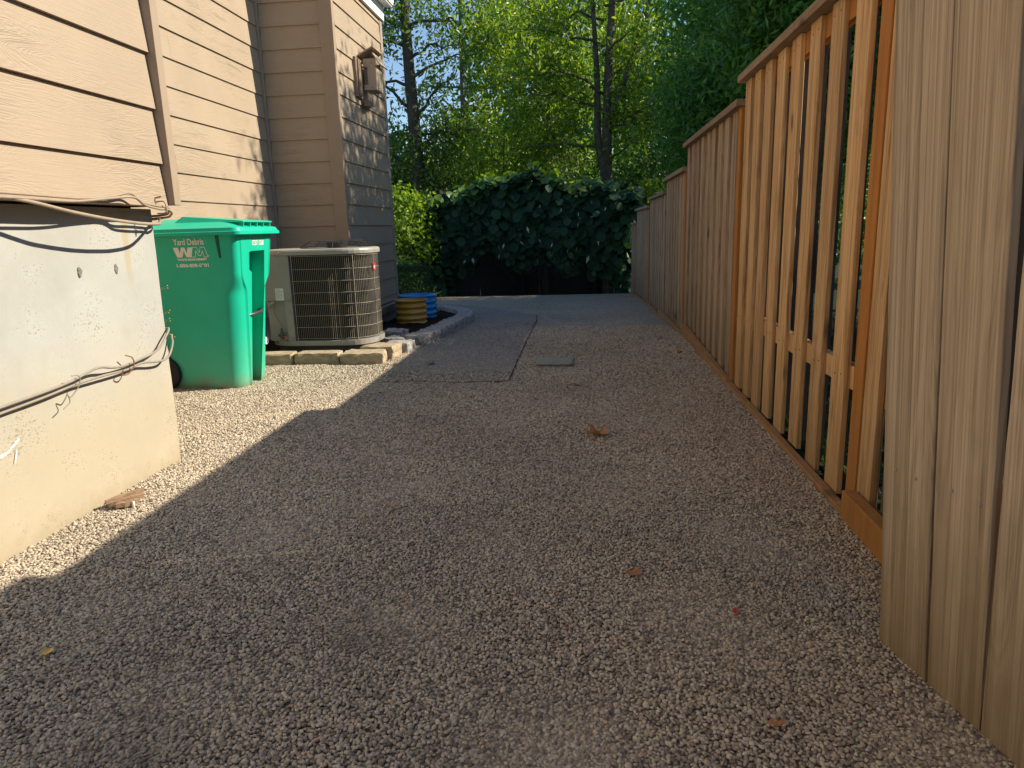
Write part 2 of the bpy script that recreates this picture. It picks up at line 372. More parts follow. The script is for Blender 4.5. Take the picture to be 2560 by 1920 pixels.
def seam(P, wd):
    mb = MB()
    for (xa, ya), (xb, yb) in zip(P, P[1:]):
        L_ = math.hypot(xb-xa, yb-ya); k = max(2, int(L_/.04))
        for q in range(k):
            f0, f1 = q/k, (q+1)/k; w0 = wd*(.5+mnoise.noise(Vector((xa*5+q*.4, ya, 0))) *.6+.3)
            a_, b2 = Vector((xa+(xb-xa)*f0, ya+(yb-ya)*f0, 0)), Vector((xa+(xb-xa)*f1, ya+(yb-ya)*f1, 0)); nn_ = Vector((-(b2-a_).y, (b2-a_).x, 0)).normalized()*max(.0015, w0)
            o_ = nn_*mnoise.noise(Vector((q*.35, xa*3, 7)))*1.2
            zz_ = lambda p: Vector((p.x, p.y, gz(p.y)+.015))
            mb.add([zz_(a_-nn_+o_), zz_(b2-nn_+o_), zz_(b2+nn_+o_), zz_(a_+nn_+o_)], [(0, 1, 2, 3)])
    return mb
_sm = seam([(-.556, 5.03), (-.566, 5.85), (-.573, 6.97), (-.607, 8.7), (-.63, 9.19), (-.68, 9.88)], .0045)
tag(_sm.build('path_seam', MAT['soil']), kind='structure')
tag(seam([(-1.55, 10.02), (-1.15, 9.96), (-.68, 9.9), (-.35, 9.88)], .008).build('path_seam', MAT['soil']), kind='structure')
def in_path(X, Y):
    inside = np.zeros(len(X), bool); P = pe+pl[::-1]; j = len(P)-1
    for i in range(len(P)):
        xi, yi = P[i]; xj, yj = P[j]
        c = ((yi > Y) != (yj > Y)) & (X < (xj-xi)*(Y-yi)/((yj-yi) or 1e-9)+xi); inside ^= c; j = i
    return inside

# pebbles: countless, one object, instanced on points
rs = np.random.RandomState(3)
def grid_pts(x0, x1, y0, y1, s):
    gx, gy = np.meshgrid(np.arange(x0, x1, s), np.arange(y0, y1, s)); X = gx.ravel(); Y = gy.ravel()
    X = X+rs.uniform(-.5, .5, len(X))*s; Y = Y+rs.uniform(-.5, .5, len(Y))*s; return X, Y
parts = []
for (x0, x1, y0, y1, s, k) in ((-2.12, .97, .75, 3.3, .0088, .85), (-3.3, .97, 3.3, 5.0, .0104, .94), (-3.3, .97, 5.0, 8.2, .0135, 1.08)):
    X, Y = grid_pts(x0, x1, y0, y1, s)
    keep = ~(in_path(X, Y) & (rs.uniform(0, 1, len(X)) < (Y-4.95)/.45)) & ~((X < -2.04) & (Y < 3.24)) & ~((X < -1.7) & (Y > 5.85)) & ~((Y > 7.05) & (X < -1.55)) & (np.abs(X) < (Y+.6)*1.15)
    X = X[keep]; Y = Y[keep]; parts.append((X, Y, np.full(len(X), k)))
    if y0 < 5: pass
# thin scatter of pebbles kicked over the walkway
X, Y = grid_pts(-1.6, -.6, 5.0, 9.0, .05); kp = in_path(X, Y); parts.append((X[kp], Y[kp], np.full(kp.sum(), .8)))
PX = np.concatenate([p[0] for p in parts]); PY = np.concatenate([p[1] for p in parts]); PK = np.concatenate([p[2] for p in parts])
N = len(PX)
PZ = np.array([gz(y) for y in PY])+rs.uniform(.0005, .0062, N)+.004*np.sin(PX*7+np.sin(PY*3))*np.sin(PY*6)
PZ += np.where(in_path(PX, PY), .0095, 0)
me = bpy.data.meshes.new('pebbles'); me.vertices.add(N)
me.vertices.foreach_set('co', np.stack([PX, PY, PZ], 1).astype(np.float32).ravel())
big = rs.uniform(0, 1, N)
a_ = (rs.uniform(.0052, .0088, N)+np.where(big > .985, .004, 0))*PK
scl = np.stack([a_, a_*rs.uniform(.62, .95, N), a_*rs.uniform(.42, .72, N)], 1)
rot = np.stack([rs.normal(0, .35, N), rs.normal(0, .35, N), rs.uniform(0, 6.28, N)], 1)
for nm, arr in (('scl', scl), ('rot', rot)):
    at = me.attributes.new(nm, 'FLOAT_VECTOR', 'POINT'); at.data.foreach_set('vector', arr.astype(np.float32).ravel())
at = me.attributes.new('idx', 'INT', 'POINT'); at.data.foreach_set('value', rs.randint(0, 4, N).astype(np.int32))
t = NT('pebble_stone'); r = t.n('ShaderNodeObjectInfo').outputs['Random']
col = t.ramp(r, [(0, (.15, .125, .10)), (.16, (.31, .255, .195)), (.42, (.465, .385, .285)), (.70, (.575, .48, .355)), (.90, (.65, .555, .42)), (.965, (.71, .62, .48)), (.982, (.50, .33, .20)), (1, (.62, .55, .45))])
wn = t.noise(t.mapped((1, 1, 1), rnd=False, world=True), .9, 4)
col = t.mix(1., col, t.ramp(wn, [(.3, (.80, .79, .78)), (.7, (1.1, 1.08, 1.05))]), 'MULTIPLY')
for cx_, cy_, rr_ in ((-.98, 1.22, .18), (-.62, 1.70, .15)):   # damp, freshly turned patches
    gp = t.n('ShaderNodeNewGeometry').outputs['Position']
    dd_ = t.n('ShaderNodeVectorMath', {0: gp, 1: (cx_, cy_, 0)}, operation='DISTANCE').outputs['Value']
    dd_ = t.math('ADD', dd_, t.math('MULTIPLY', t.noise(gp, 7., 4), .35))
    col = t.mix(t.math('MULTIPLY', t.ramp(dd_, [(.12+rr_*.5, (1, 1, 1)), (.17+rr_, (0, 0, 0))]), .42), col, (.085, .072, .055))
sv = t.noise(t.obj(), 2.5, 4); col = t.mix(t.math('MULTIPLY', sv, .25), col, (.2, .17, .13))
m_peb = t.done(col, .62, None, .35)
po = bpy.data.objects.new('pebbles', me); COL.objects.link(po); tag(po, kind='stuff'); me.materials.append(m_peb)
ng = bpy.data.node_groups.new('scatter', 'GeometryNodeTree')
ng.interface.new_socket('Geometry', in_out='INPUT', socket_type='NodeSocketGeometry'); ng.interface.new_socket('Geometry', in_out='OUTPUT', socket_type='NodeSocketGeometry')
G = ng.nodes; L = ng.links
gi = G.new('NodeGroupInput'); go = G.new('NodeGroupOutput')
jn = G.new('GeometryNodeJoinGeometry')
for k in range(4):
    ic = G.new('GeometryNodeMeshIcoSphere'); ic.inputs['Radius'].default_value = 1; ic.inputs['Subdivisions'].default_value = 2
    sp2 = G.new('GeometryNodeSetPosition'); nz = G.new('ShaderNodeTexNoise'); nz.inputs['Scale'].default_value = .9; nz.inputs['Detail'].default_value = 1
    ps = G.new('GeometryNodeInputPosition'); ad = G.new('ShaderNodeVectorMath'); ad.operation = 'ADD'; ad.inputs[1].default_value = (k*7.3, k*3.1, 0)
    L.new(ps.outputs[0], ad.inputs[0]); L.new(ad.outputs[0], nz.inputs['Vector'])
    sb = G.new('ShaderNodeVectorMath'); sb.operation = 'SUBTRACT'; sb.inputs[1].default_value = (.5, .5, .5); L.new(nz.outputs['Color'], sb.inputs[0])
    ml = G.new('ShaderNodeVectorMath'); ml.operation = 'SCALE'; ml.inputs['Scale'].default_value = .95; L.new(sb.outputs[0], ml.inputs[0])
    L.new(ic.outputs['Mesh'], sp2.inputs['Geometry']); L.new(ml.outputs[0], sp2.inputs['Offset'])
    ss = G.new('GeometryNodeSetShadeSmooth'); L.new(sp2.outputs[0], ss.inputs['Geometry'])
    sm_ = G.new('GeometryNodeSetMaterial'); sm_.inputs['Material'].default_value = m_peb; L.new(ss.outputs[0], sm_.inputs['Geometry'])
    gti = G.new('GeometryNodeGeometryToInstance'); L.new(sm_.outputs[0], gti.inputs[0]); L.new(gti.outputs[0], jn.inputs[0])
ip = G.new('GeometryNodeInstanceOnPoints'); L.new(gi.outputs[0], ip.inputs['Points']); L.new(jn.outputs[0], ip.inputs['Instance'])
ip.inputs['Pick Instance'].default_value = True
for nm, ty, sk in (('idx', 'INT', 'Instance Index'), ('rot', 'FLOAT_VECTOR', 'Rotation'), ('scl', 'FLOAT_VECTOR', 'Scale')):
    na = G.new('GeometryNodeInputNamedAttribute'); na.data_type = ty; na.inputs['Name'].default_value = nm; L.new(na.outputs[0], ip.inputs[sk])
L.new(ip.outputs[0], go.inputs[0])
po.modifiers.new('gn', 'NODES').node_group = ng

# ------------------------------------------------------------------ house
house = empty('house', (-3.2, 5, 0), 'tan lap-sided house with stepped-back wall, corner boards and bare concrete foundation', 'house')
def lap_wall(p0, p1, nrm, z0, z1, zline, e, t=.018, back=.16):
    """lapped planks between p0 and p1 (xy); nrm = outward xy; each plank leans out at its foot"""
    p0 = Vector((*p0, 0)); p1 = Vector((*p1, 0)); n = Vector((*nrm, 0)); mb = MB()
    k0 = math.floor((z0-zline)/e)-1; z = zline+k0*e; up_ = Vector((0, 0, 1)); L_ = (p1-p0).length
    while z < z1:
        a = max(z, z0); b = min(z+e+.02, z1+.02)
        if b > a+.03:
            # a few irregular end-joints
            cuts = [0, L_]
            if rnd.random() < .35 and L_ > 1.5: cuts = [0, rnd.uniform(.3, .7)*L_, L_]
            for c0, c1 in zip(cuts, cuts[1:]):
                d = (p1-p0).normalized(); q0 = p0+d*c0; q1 = p0+d*(c1-(.0015 if c1 < L_ else 0)); wob = rnd.uniform(-.0008, .0008)
                o0 = n*(t+wob); o1 = n*.002
                mb.hexa([q0+up_*a-n*back, q0+up_*a+o0, q1+up_*a+o0, q1+up_*a-n*back] and
                        [q0+up_*a-n*back, q1+up_*a-n*back, q1+up_*a+o0, q0+up_*a+o0, q0+up_*b-n*back, q1+up_*b-n*back, q1+up_*b+o1, q0+up_*b+o1])
        z += e
    return mb
W1, W2, W3, YJ = -1.95, -3.35, -2.55, 7.62
lap_wall((W1, -6), (W1, 3.225), (1, 0), 1.245, 5.4, 1.434, .2385, .021).build('siding', MAT['siding'], house)
MB().box((W1-.13, 3.228, 1.25), (W1+.052, 3.282, 5.4)).build('corner_trim', MAT['trim'], house, .002)
MB().box((W2+.2-3, -6, 1.2), (W1-.165, 3.22, 5.4)).build('wall_core', MAT['conc2'], house)
lap_wall((W2, 3.29), (W2, YJ-.05), (1, 0), .25, 5.4, 1.402, .2240).build('siding', MAT['siding'], house)
MB().box((W2+.001, YJ-.045, .2), (W2+.036, YJ-.014, 5.4)).build('corner_trim', MAT['trim'], house, .003)
lap_wall((W2+.037, YJ), (W3-.125, YJ), (0, -1), .25, 5.4, 1.402, .2235).build('siding', MAT['siding'], house)
MB().box((W3-.123, YJ-.028, .2), (W3+.016, YJ+.045, 5.4)).build('corner_trim', MAT['trim'], house, .002)
lap_wall((W3, YJ+.047), (W3, 9.40), (1, 0), .205, 3.69, 1.402, .2235).build('siding', MAT['siding'], house)
MB().box((W3-.1, 9.402, .2), (W3+.02, 9.50, 3.69)).build('corner_trim', MAT['skirt'], house, .002)
mb = MB()   # flared skirt board under the far wall
mb.hexa([(W3-.1, YJ+.05, .07), (W3-.1, 9.52, .07), (W3+.012, 9.52, .07), (W3+.012, YJ+.05, .07), (W3-.1, YJ+.05, .20), (W3-.1, 9.52, .20), (W3+.05, 9.52, .175), (W3+.05, YJ+.05, .175)])
mb.build('skirt_board', MAT['skirt'], house)
MB().box((W3-2, YJ+.06, -.5), (W3-.035, 9.47, .069)).build('foundation', MAT['conc2'], house)
MB().box((W2-1, YJ+.1, .1), (W3-.17, 9.39, 3.68)).build('wall_core', MAT['conc2'], house)
MB().box((W2-1, 3.3, -.2), (W2-.01, YJ+.02, .25)).box((W2-.005, YJ+.012, -.2), (W3-.1, YJ+.06, .25)).build('foundation', MAT['conc2'], house)
# white frieze and gutter over the far wall
MB().box((W3-.05, YJ+.05, 3.695), (W3+.045, 9.53, 3.90)).build('fascia', MAT['white'], house, .004)
mb = MB(); prof = [(0, 0), (.10, 0), (.125, .05), (.125, .11), (.118, .115), (.118, .02), (.0, .02)]
l0 = [(W3+.05+x, YJ+.05, 3.86+z) for x, z in prof]; l1 = [(W3+.05+x, 9.56, 3.86+z) for x, z in prof]
mb.loft([l0, l1]); mb.build('gutter', MAT['white'], house)
MB().hexa([(W3-3, YJ+.05, 4.9), (W3+.09, YJ+.05, 3.975), (W3+.09, 9.65, 3.975), (W3-3, 9.65, 4.9), (W3-3, YJ+.05, 4.95), (W3+.09, YJ+.05, 4.02), (W3+.09, 9.65, 4.02), (W3-3, 9.65, 4.95)]).build('roof', MAT['roof'], house)
# bare foundation, slightly battered, with worn arris
mb = MB(); XC = -2.03
ny, nz_ = 90, 44; V = []; F = []
for j in range(nz_+1):
    for i in range(ny+1):
        z = -.15+(1.235+.15)*j/nz_; y = -6+(3.235+6)*(1-(1-i/ny)**2.2)
        x = XC-.015*(1-z)-.03*max(0, (2.6-y))*.3
        x += .004*mnoise.noise(Vector((y*2, z*2, 0)))+.0015*mnoise.noise(Vector((y*14, z*14, 5)))
        if i == ny: x -= .012+.006*mnoise.noise(Vector((z*30, 0, 3))); y += .004*mnoise.noise(Vector((z*26, 9, 3)))
        V.append((x, y, z))
for j in range(nz_):
    for i in range(ny): a = j*(ny+1)+i; F.append((a, a+1, a+ny+2, a+ny+1))
mb.add(V, F, True)
ed = [V[j*(ny+1)+ny] for j in range(nz_+1)]; V2 = ed+[(W2-.3, p[1]+.01, p[2]) for p in ed]
mb.add(V2, [(j, j+nz_+2-1, j+nz_+2, j+1) for j in range(nz_)])
mb.add([V[nz_*(ny+1)], V[-1], (W2-.3, 3.24, 1.235), (W2-.3, -6, 1.235)], [(0, 1, 2, 3)])
mb.build('foundation', MAT['concrete'], house)
# form-tie plugs and chalk strokes on the concrete
for y, z in ((2.70, .975), (2.93, .975)):
    mb = MB()
    for q in range(7):
        a = q*.9; c = Vector((XC+.001, y+.012*math.cos(a)*(q % 3)*.5, z+.012*math.sin(a)*(q % 3)*.5)); s_ = .007+.004*rnd.random()
        mb.add([c+Vector((0, s_*math.cos(k*1.047), s_*math.sin(k*1.047)*1.2)) for k in range(6)]+[c+Vector((.006, 0, 0))], [(k, (k+1) % 6, 6) for k in range(6)], True)
    mb.build('tie_plug', MAT['stone'], house)
mb = MB()
for pts in ([(2.05, .335), (2.12, .36), (2.20, .375), (2.262, .41)], [(2.225, .33), (2.242, .37)], [(1.9, .31), (2.05, .337)]):
    for (y0, z0), (y1, z1) in zip(pts, pts[1:]):
        for q in range(5):
            f0 = q/5; f1 = (q+.86)/5; wv = .0045+.002*rnd.random()
            ya, yb = y0+(y1-y0)*f0, y0+(y1-y0)*f1; za, zb = z0+(z1-z0)*f0, z0+(z1-z0)*f1
            xx = lambda y, z: XC-.015*(1-z)-.03*max(0, (2.6-y))*.3+.0055
            mb.add([(xx(ya, za), ya, za-wv), (xx(yb, zb), yb, zb-wv), (xx(yb, zb), yb, zb+wv), (xx(ya, za), ya, za+wv)], [(0, 1, 2, 3)])
mb.build('chalk_mark', MAT['chalk'], house)

# cables along the foundation
def smooth_path(P, n=8):
    P = [Vector(p) for p in P]; P = [P[0]*2-P[1]]+P+[P[-1]*2-P[-2]]; out = []
    for i in range(1, len(P)-2):
        for k in range(n):
            t_ = k/n; a, b, c, d = P[i-1:i+3]
            out.append(.5*((2*b)+(c-a)*t_+(2*a-5*b+4*c-d)*t_*t_+(3*b-a-3*c+d)*t_**3))
    out.append(P[-2]); return out
def cable(P, r, m, label, group):
    o = MB().tube(smooth_path(P), r, 8).build('cable', m); tag(o, label, 'cable', group)
xo = -1.905
cable([(xo, .5, 1.27), (xo, 1.6, 1.272), (xo, 2.3, 1.262), (xo, 2.6, 1.258), (xo+.005, 2.78, 1.272), (xo+.012, 2.89, 1.288), (xo+.01, 2.97, 1.255), (xo, 3.08, 1.243), (xo, 3.17, 1.238), (xo-.02, 3.215, 1.222), (xo-.09, 3.25, 1.205), (-2.3, 3.26, 1.20)], .0053, MAT['cablem'], 'tan cable clipped along the siding edge with a hump near the corner, uppermost of three', 'tan cables under the siding')
cable([(xo+.01, .5, 1.245), (xo+.01, 1.6, 1.25), (xo+.01, 2.3, 1.247), (xo+.008, 2.55, 1.245), (xo+.01, 2.75, 1.262), (xo+.018, 2.9, 1.272), (xo+.015, 2.98, 1.243), (xo+.01, 3.08, 1.230), (xo+.008, 3.17, 1.226), (xo-.015, 3.22, 1.206), (xo-.09, 3.252, 1.193), (-2.3, 3.265, 1.19)], .0053, MAT['cablem'], 'tan cable just below the uppermost one, running beside it under the siding', 'tan cables under the siding')
cable([(xo, .5, 1.28), (xo, 1.8, 1.262), (xo, 2.15, 1.252), (xo+.01, 2.32, 1.238), (xo+.03, 2.5, 1.205), (xo+.035, 2.7, 1.180), (xo+.03, 2.9, 1.165), (xo+.015, 3.05, 1.163), (xo-.02, 3.13, 1.170), (xo-.07, 3.21, 1.19), (-2.03, 3.252, 1.19), (-2.3, 3.26, 1.18)], .0068, MAT['cablem'], 'loose sagging tan cable that dips across the top of the concrete', 'tan cables under the siding')
xl = -2.012
cable([(xl-.03, .6, .50), (xl-.02, 1.7, .527), (xl-.01, 2.17, .542), (xl, 2.38, .552), (xl+.004, 2.52, .562), (xl+.02, 2.66, .588), (xl+.012, 2.76, .570), (xl+.004, 2.85, .560), (xl+.01, 2.95, .568), (xl+.010, 3.06, .580), (xl+.008, 3.13, .60), (xl+.004, 3.19, .64), (xl-.008, 3.238, .67), (xl-.06, 3.252, .67), (-2.4, 3.265, .70)], .0052, MAT['cableg'], 'grey-tan cable rising along the lower concrete to the corner, upper of two', 'grey cables low on the concrete')
cable([(xl-.03, .6, .475), (xl-.02, 1.7, .505), (xl-.01, 2.17, .522), (xl, 2.38, .533), (xl+.004, 2.55, .545), (xl+.012, 2.7, .548), (xl+.004, 2.86, .540), (xl+.010, 2.97, .550), (xl+.014, 3.07, .537), (xl+.016, 3.15, .537), (xl+.012, 3.205, .57), (xl+.002, 3.24, .62), (-2.06, 3.252, .64), (-2.4, 3.255, .62)], .0052, MAT['cableg'], 'grey-tan cable that bows out in a loop at the corner, lower of two', 'grey cables low on the concrete')
def tie(P, r, m, label): tag(MB().tube(smooth_path(P), r, 6).build('wire_tie', m), label, 'wire tie', 'wire ties on the lower cables')
tie([(xl+.012, 2.86, .605), (xl+.025, 2.885, .59), (xl+.028, 2.885, .555), (xl+.02, 2.85, .525), (xl+.01, 2.82, .527), (xl+.014, 2.83, .545)], .0028, MAT['wire'], 'rusty curved wire round the lower cables, nearer the wheeled bin')
tie([(xl+.012, 2.52, .585), (xl+.024, 2.545, .58), (xl+.024, 2.54, .545), (xl+.012, 2.50, .505), (xl+.02, 2.475, .52), (xl+.02, 2.48, .49), (xl+.016, 2.445, .47)], .0022, MAT['cableg'], 'twisted grey wire with loose ends round the lower cables, farther left')
mb = MB().tube([(W1+.02, 3.13, 1.28), (W1+.05, 3.13, 1.285)], .004, 6).tube(smooth_path([(W1+.02, 3.13, 1.262), (W1+.06, 3.13, 1.26), (W1+.062, 3.13, 1.215), (W1+.02, 3.13, 1.21)]), .0035, 6)
tag(mb.build('cable_clip', MAT['cablem']), 'small painted clip and nail holding the two upper cables', 'cable clip')
# dry wiry weed poking out past the corner
for (z, s, lb_) in ((.86, 1, 'uppermost'), (.74, .7, 'second from the top'), (.70, .6, 'third from the top'), (.62, .8, 'lowest')):
    mb = MB(); y0 = 3.25; root_ = Vector((-2.06, y0+.02, z-.01))
    for q in range(2):
        e = Vector((-2.028+.022*s*rnd.random(), y0+.02, z+.012*q))
        mb.tube([root_, (e+root_)/2+Vector((0, 0, .006)), e, e+Vector((0, 0, .003)), e+Vector((0, 0, .006))], [.0009, .0009, .001, .003, .001], 6)
    tag(mb.build('dry_weed', MAT['leafyel']), 'dry forked weed with seed heads at the concrete corner, '+lb_, 'weed', 'dry weeds at the concrete corner')

# ------------------------------------------------------------------ fence
YP = [2.605, 4.86, 7.37, 9.12, 11.33, 14.13, 15.40]
TOP = [1.98, 1.848, 1.632, 1.485, 1.378, 1.131]
fence = empty('fence', (1.04, 9, 0), 'long stepped cedar picket fence with cap rails running down the right side', 'fence')
stuffb = MB()
for b in range(6):
    y0, y1, zt = YP[b], YP[b+1], TOP[b]; zb = gz((y0+y1)/2)
    fm = MAT['board'] if b < 2 else (MAT['board_old'] if b > 1 else MAT['board'])
    if b == 1: fm = MAT['board_old']
    o = MB().box((.955, y0-.02, zt-.042), (1.115, y1-.025, zt)).build('cap_rail', MAT['cap'], fence, .003)
    MB().box((1.022, y0+.095, zt-.14), (1.06, y1-.003, zt-.045)).build('rail', MAT['redwood'], fence, .002)
    MB().box((1.022, y0+.095, zb+.45), (1.06, y1-.003, zb+.54)).build('rail', MAT['board'] if b < 2 else MAT['board_old'], fence, .002)
    n = {0: 8, 1: 9, 2: 7, 3: 8, 4: 10, 5: 5}[b]; L_ = y1-y0-.09; st = L_/n
    for k in range(n):
        yy = y0+.09+st*(k+.5)+rnd.uniform(-.008, .008)
        if b == 0: yy = (2.948, 3.226, 3.501, 3.786, 4.046, 4.30, 4.545, 4.79)[k]-.072
        wd = .071+rnd.uniform(-.003, .003); lean = rnd.uniform(-.006, .006)
        z0 = zb+.015+rnd.uniform(-.01, .012); th = .021+rnd.uniform(0, .003)
        xf = 1.0+rnd.uniform(-.002, .002)
        mb = MB(); z1 = zt-.044
        mb.hexa([(xf, yy-wd, z0), (xf+th, yy-wd, z0), (xf+th, yy+wd, z0), (xf, yy+wd, z0), (xf, yy-wd+lean, z1), (xf+th, yy-wd+lean, z1), (xf+th, yy+wd+lean, z1), (xf, yy+wd+lean, z1)])
        pk = mb.build('picket', fm, fence, .002, 1)
        if b == 0:
            for dy_, z_ in ((-.035, zb+.50), (.035, zb+.49), (-.035, zt-.09), (.035, zt-.095)):
                MB().tube([(xf+.0005, yy+dy_, z_), (xf-.002, yy+dy_, z_)], [.0045, .003], 6).build('nail_head', MAT['wire'], pk)
    if b == 0: backs = [(2.717, 2.86)]+[(y+.002, y+.153) for y in (2.948, 3.226, 3.501, 3.786, 4.046, 4.30, 4.545)]+[(4.792, 4.858)]
    else:
        wd = st/2-.071+.016; backs = [(max(y0+.092, y0+.104+st*k-wd), min(y1-.002, y0+.104+st*k+wd)) for k in range(n+1)]
    for ya_, yb_ in backs:  # end pickets beside the posts are added to stop sun leaking through
        a, c = (1.062, ya_, zb+.02), (1.082, yb_, zt-.044)
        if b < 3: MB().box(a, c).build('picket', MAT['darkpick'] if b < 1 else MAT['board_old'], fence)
        else: stuffb.box(a, c)
    px = rnd.uniform(-.002, .002)
    MB().box((.992+px, y0, zb-.1), (1.082, y0+.09, zt-.0425)).build('post', MAT['redwood'] if b in (0, 1, 2, 4) else MAT['board_old'], fence, .004)
tag(stuffb.build('back_pickets', MAT['board_old'], fence), kind='stuff')
MB().box((.99, 15.40, -.6), (1.08, 15.49, 1.12)).build('post', MAT['board_old'], fence, .004)
def kick(y0, y1, h0, h1, x=.955, th=.038):
    z0, z1 = gz(y0), gz(y1)
    MB().hexa([(x, y0, z0-.05), (x+th, y0, z0-.05), (x+th, y1, z1-.05), (x, y1, z1-.05), (x, y0, z0+h0), (x+th, y0, z0+h0), (x+th, y1, z1+h1), (x, y1, z1+h1)]).build('kickboard', MAT['kick'], fence, .004)
kick(2.60, 4.86, .022, .03); kick(4.87, 7.17, .04, .13); kick(7.22, 9.45, .02, .10); kick(9.5, 11.3, .03, .06); kick(11.33, 15.2, .04, .06)
# short near bay beside the first post, hidden pickets are added sun blockers, coloured dark like gap shade
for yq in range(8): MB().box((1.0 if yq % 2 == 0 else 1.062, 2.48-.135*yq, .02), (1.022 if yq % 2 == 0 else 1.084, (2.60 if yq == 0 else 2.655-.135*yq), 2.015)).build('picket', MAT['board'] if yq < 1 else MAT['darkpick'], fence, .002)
MB().box((.942, 1.80, -.05), (.992, 2.585, .115)).build('kickboard', MAT['redwood'], fence, .004)
MB().box((1.024, 1.5, .45), (1.06, 2.675, .54)).build('rail', MAT['redwood'], fence, .002)
MB().box((1.024, 1.5, 1.86), (1.06, 2.675, 2.0)).build('rail', MAT['redwood'], fence, .002)
MB().box((.955, 1.5, 2.018), (1.115, 2.66, 2.06)).build('cap_rail', MAT['cap'], fence, .003)

# near wide-plank section, angled and leaning a little over the gravel
nf = empty('plank_fence', (.86, 1.5, 0), 'close weathered wide-plank fence section with nail heads at the right edge', 'fence')
def np_pt(s, z, off=0.):   # s = distance along from the far end towards the viewer
    d = Vector((.22, -.975, 0)).normalized(); nn = Vector((-.975, -.22, 0)).normalized()
    return Vector((.767, 1.765, 0))+d*s+Vector((-.056*z, 0, z))+nn*off
def plank(s0, s1, z0=-.03, z1=2.12, sh0=0., sh1=0., th=.022, name='plank'):
    mb = MB(); n = 26; rows = []
    for i in range(n+1):
        z = z0+(z1-z0)*i/n; e0 = s0+sh0*i/n+.0022*mnoise.noise(Vector((s0*9, z*7, 0))); e1 = s1+sh1*i/n+.0022*mnoise.noise(Vector((s1*9, z*7, 4)))
        rows.append([np_pt(e0, z, -th), np_pt(e1, z, -th), np_pt(e1, z), np_pt(e0, z)])
    mb.loft(rows); return mb.build(name, MAT['board_near'], nf, .002, 1)
plank(0, .173, sh1=.004); plank(.1835, .345, sh0=-.0055, sh1=.003)
o3 = plank(.3485, .52, sh0=.065, sh1=.02)
s = .54
while s < 3.6:
    plank(s, s+.148)
    mbt = MB(); a = [np_pt(s+.13, -.02, -.038), np_pt(s+.165, -.02, -.038), np_pt(s+.165, -.02, -.0235), np_pt(s+.13, -.02, -.0235)]
    b_ = [np_pt(s+.13, 2.1, -.038), np_pt(s+.165, 2.1, -.038), np_pt(s+.165, 2.1, -.0235), np_pt(s+.13, 2.1, -.0235)]; mbt.loft([a, b_]); mbt.build('batten', MAT['board_near'], nf)  # strips added behind out-of-view joints to keep sun from leaking through
    s += .1495
mb = MB()
for z in (.47, 1.85): 
    mb2 = MB(); a = [np_pt(.03, z, -.06), np_pt(3.6, z, -.06), np_pt(3.6, z, -.024), np_pt(.03, z, -.024)]; b_ = [p+Vector((-.005, 0, .09)) for p in a]
    mb2.loft([a, b_]); mb2.build('rail', MAT['redwood'], nf)
for s_ in (.335, 2.3):
    mb2 = MB(); a = [np_pt(s_, -.1, -.16), np_pt(s_+.09, -.1, -.16), np_pt(s_+.09, -.1, -.062), np_pt(s_, -.1, -.062)]
    b_ = [np_pt(s_, 2.1, -.16), np_pt(s_+.09, 2.1, -.16), np_pt(s_+.09, 2.1, -.062), np_pt(s_, 2.1, -.062)]; mb2.loft([a, b_]); mb2.build('post', MAT['darkboard'], nf)
mb2 = MB(); a = [np_pt(0, 2.122, -.10), np_pt(3.7, 2.122, -.10), np_pt(3.7, 2.122, .03), np_pt(0, 2.122, .03)]; mb2.loft([a, [p+Vector((0, 0, .04)) for p in a]]); mb2.build('cap_rail', MAT['cap'], nf)
for s_, z in ((.05, .50), (.12, .50), (.235, .515), (.315, .515), (.44, .50)):
    c = np_pt(s_, z, .0005); MB().tube([c, np_pt(s_, z, .0035)], [.0042, .003], 8).build('nail_head', MAT['galv'], nf)

# ------------------------------------------------------------------ text helper
def text_mesh(body, size, m, parent, name, origin, ux, uy, width=None, bold=0., track=1., shear=0.):
    c = bpy.data.curves.new('t', 'FONT'); c.body = body; c.size = size; c.offset = bold; c.extrude = .0; c.space_character = track; c.shear = shear
    o = bpy.data.objects.new('t', c); COL.objects.link(o); bpy.context.view_layer.update()
    dg = bpy.context.evaluated_depsgraph_get(); me = bpy.data.meshes.new_from_object(o.evaluated_get(dg)); bpy.data.objects.remove(o)
    vs = [v.co.copy() for v in me.vertices]; x0 = min(v.x for v in vs); x1 = max(v.x for v in vs); kx = (width/(x1-x0)) if width else 1
    ux = Vector(ux); uy = Vector(uy); O = Vector(origin)
    V = [O+ux*((v.x-x0)*kx)+uy*v.y for v in vs]; F = [tuple(p.vertices) for p in me.polygons]
    return MB().add(V, F).build(name, m, parent)

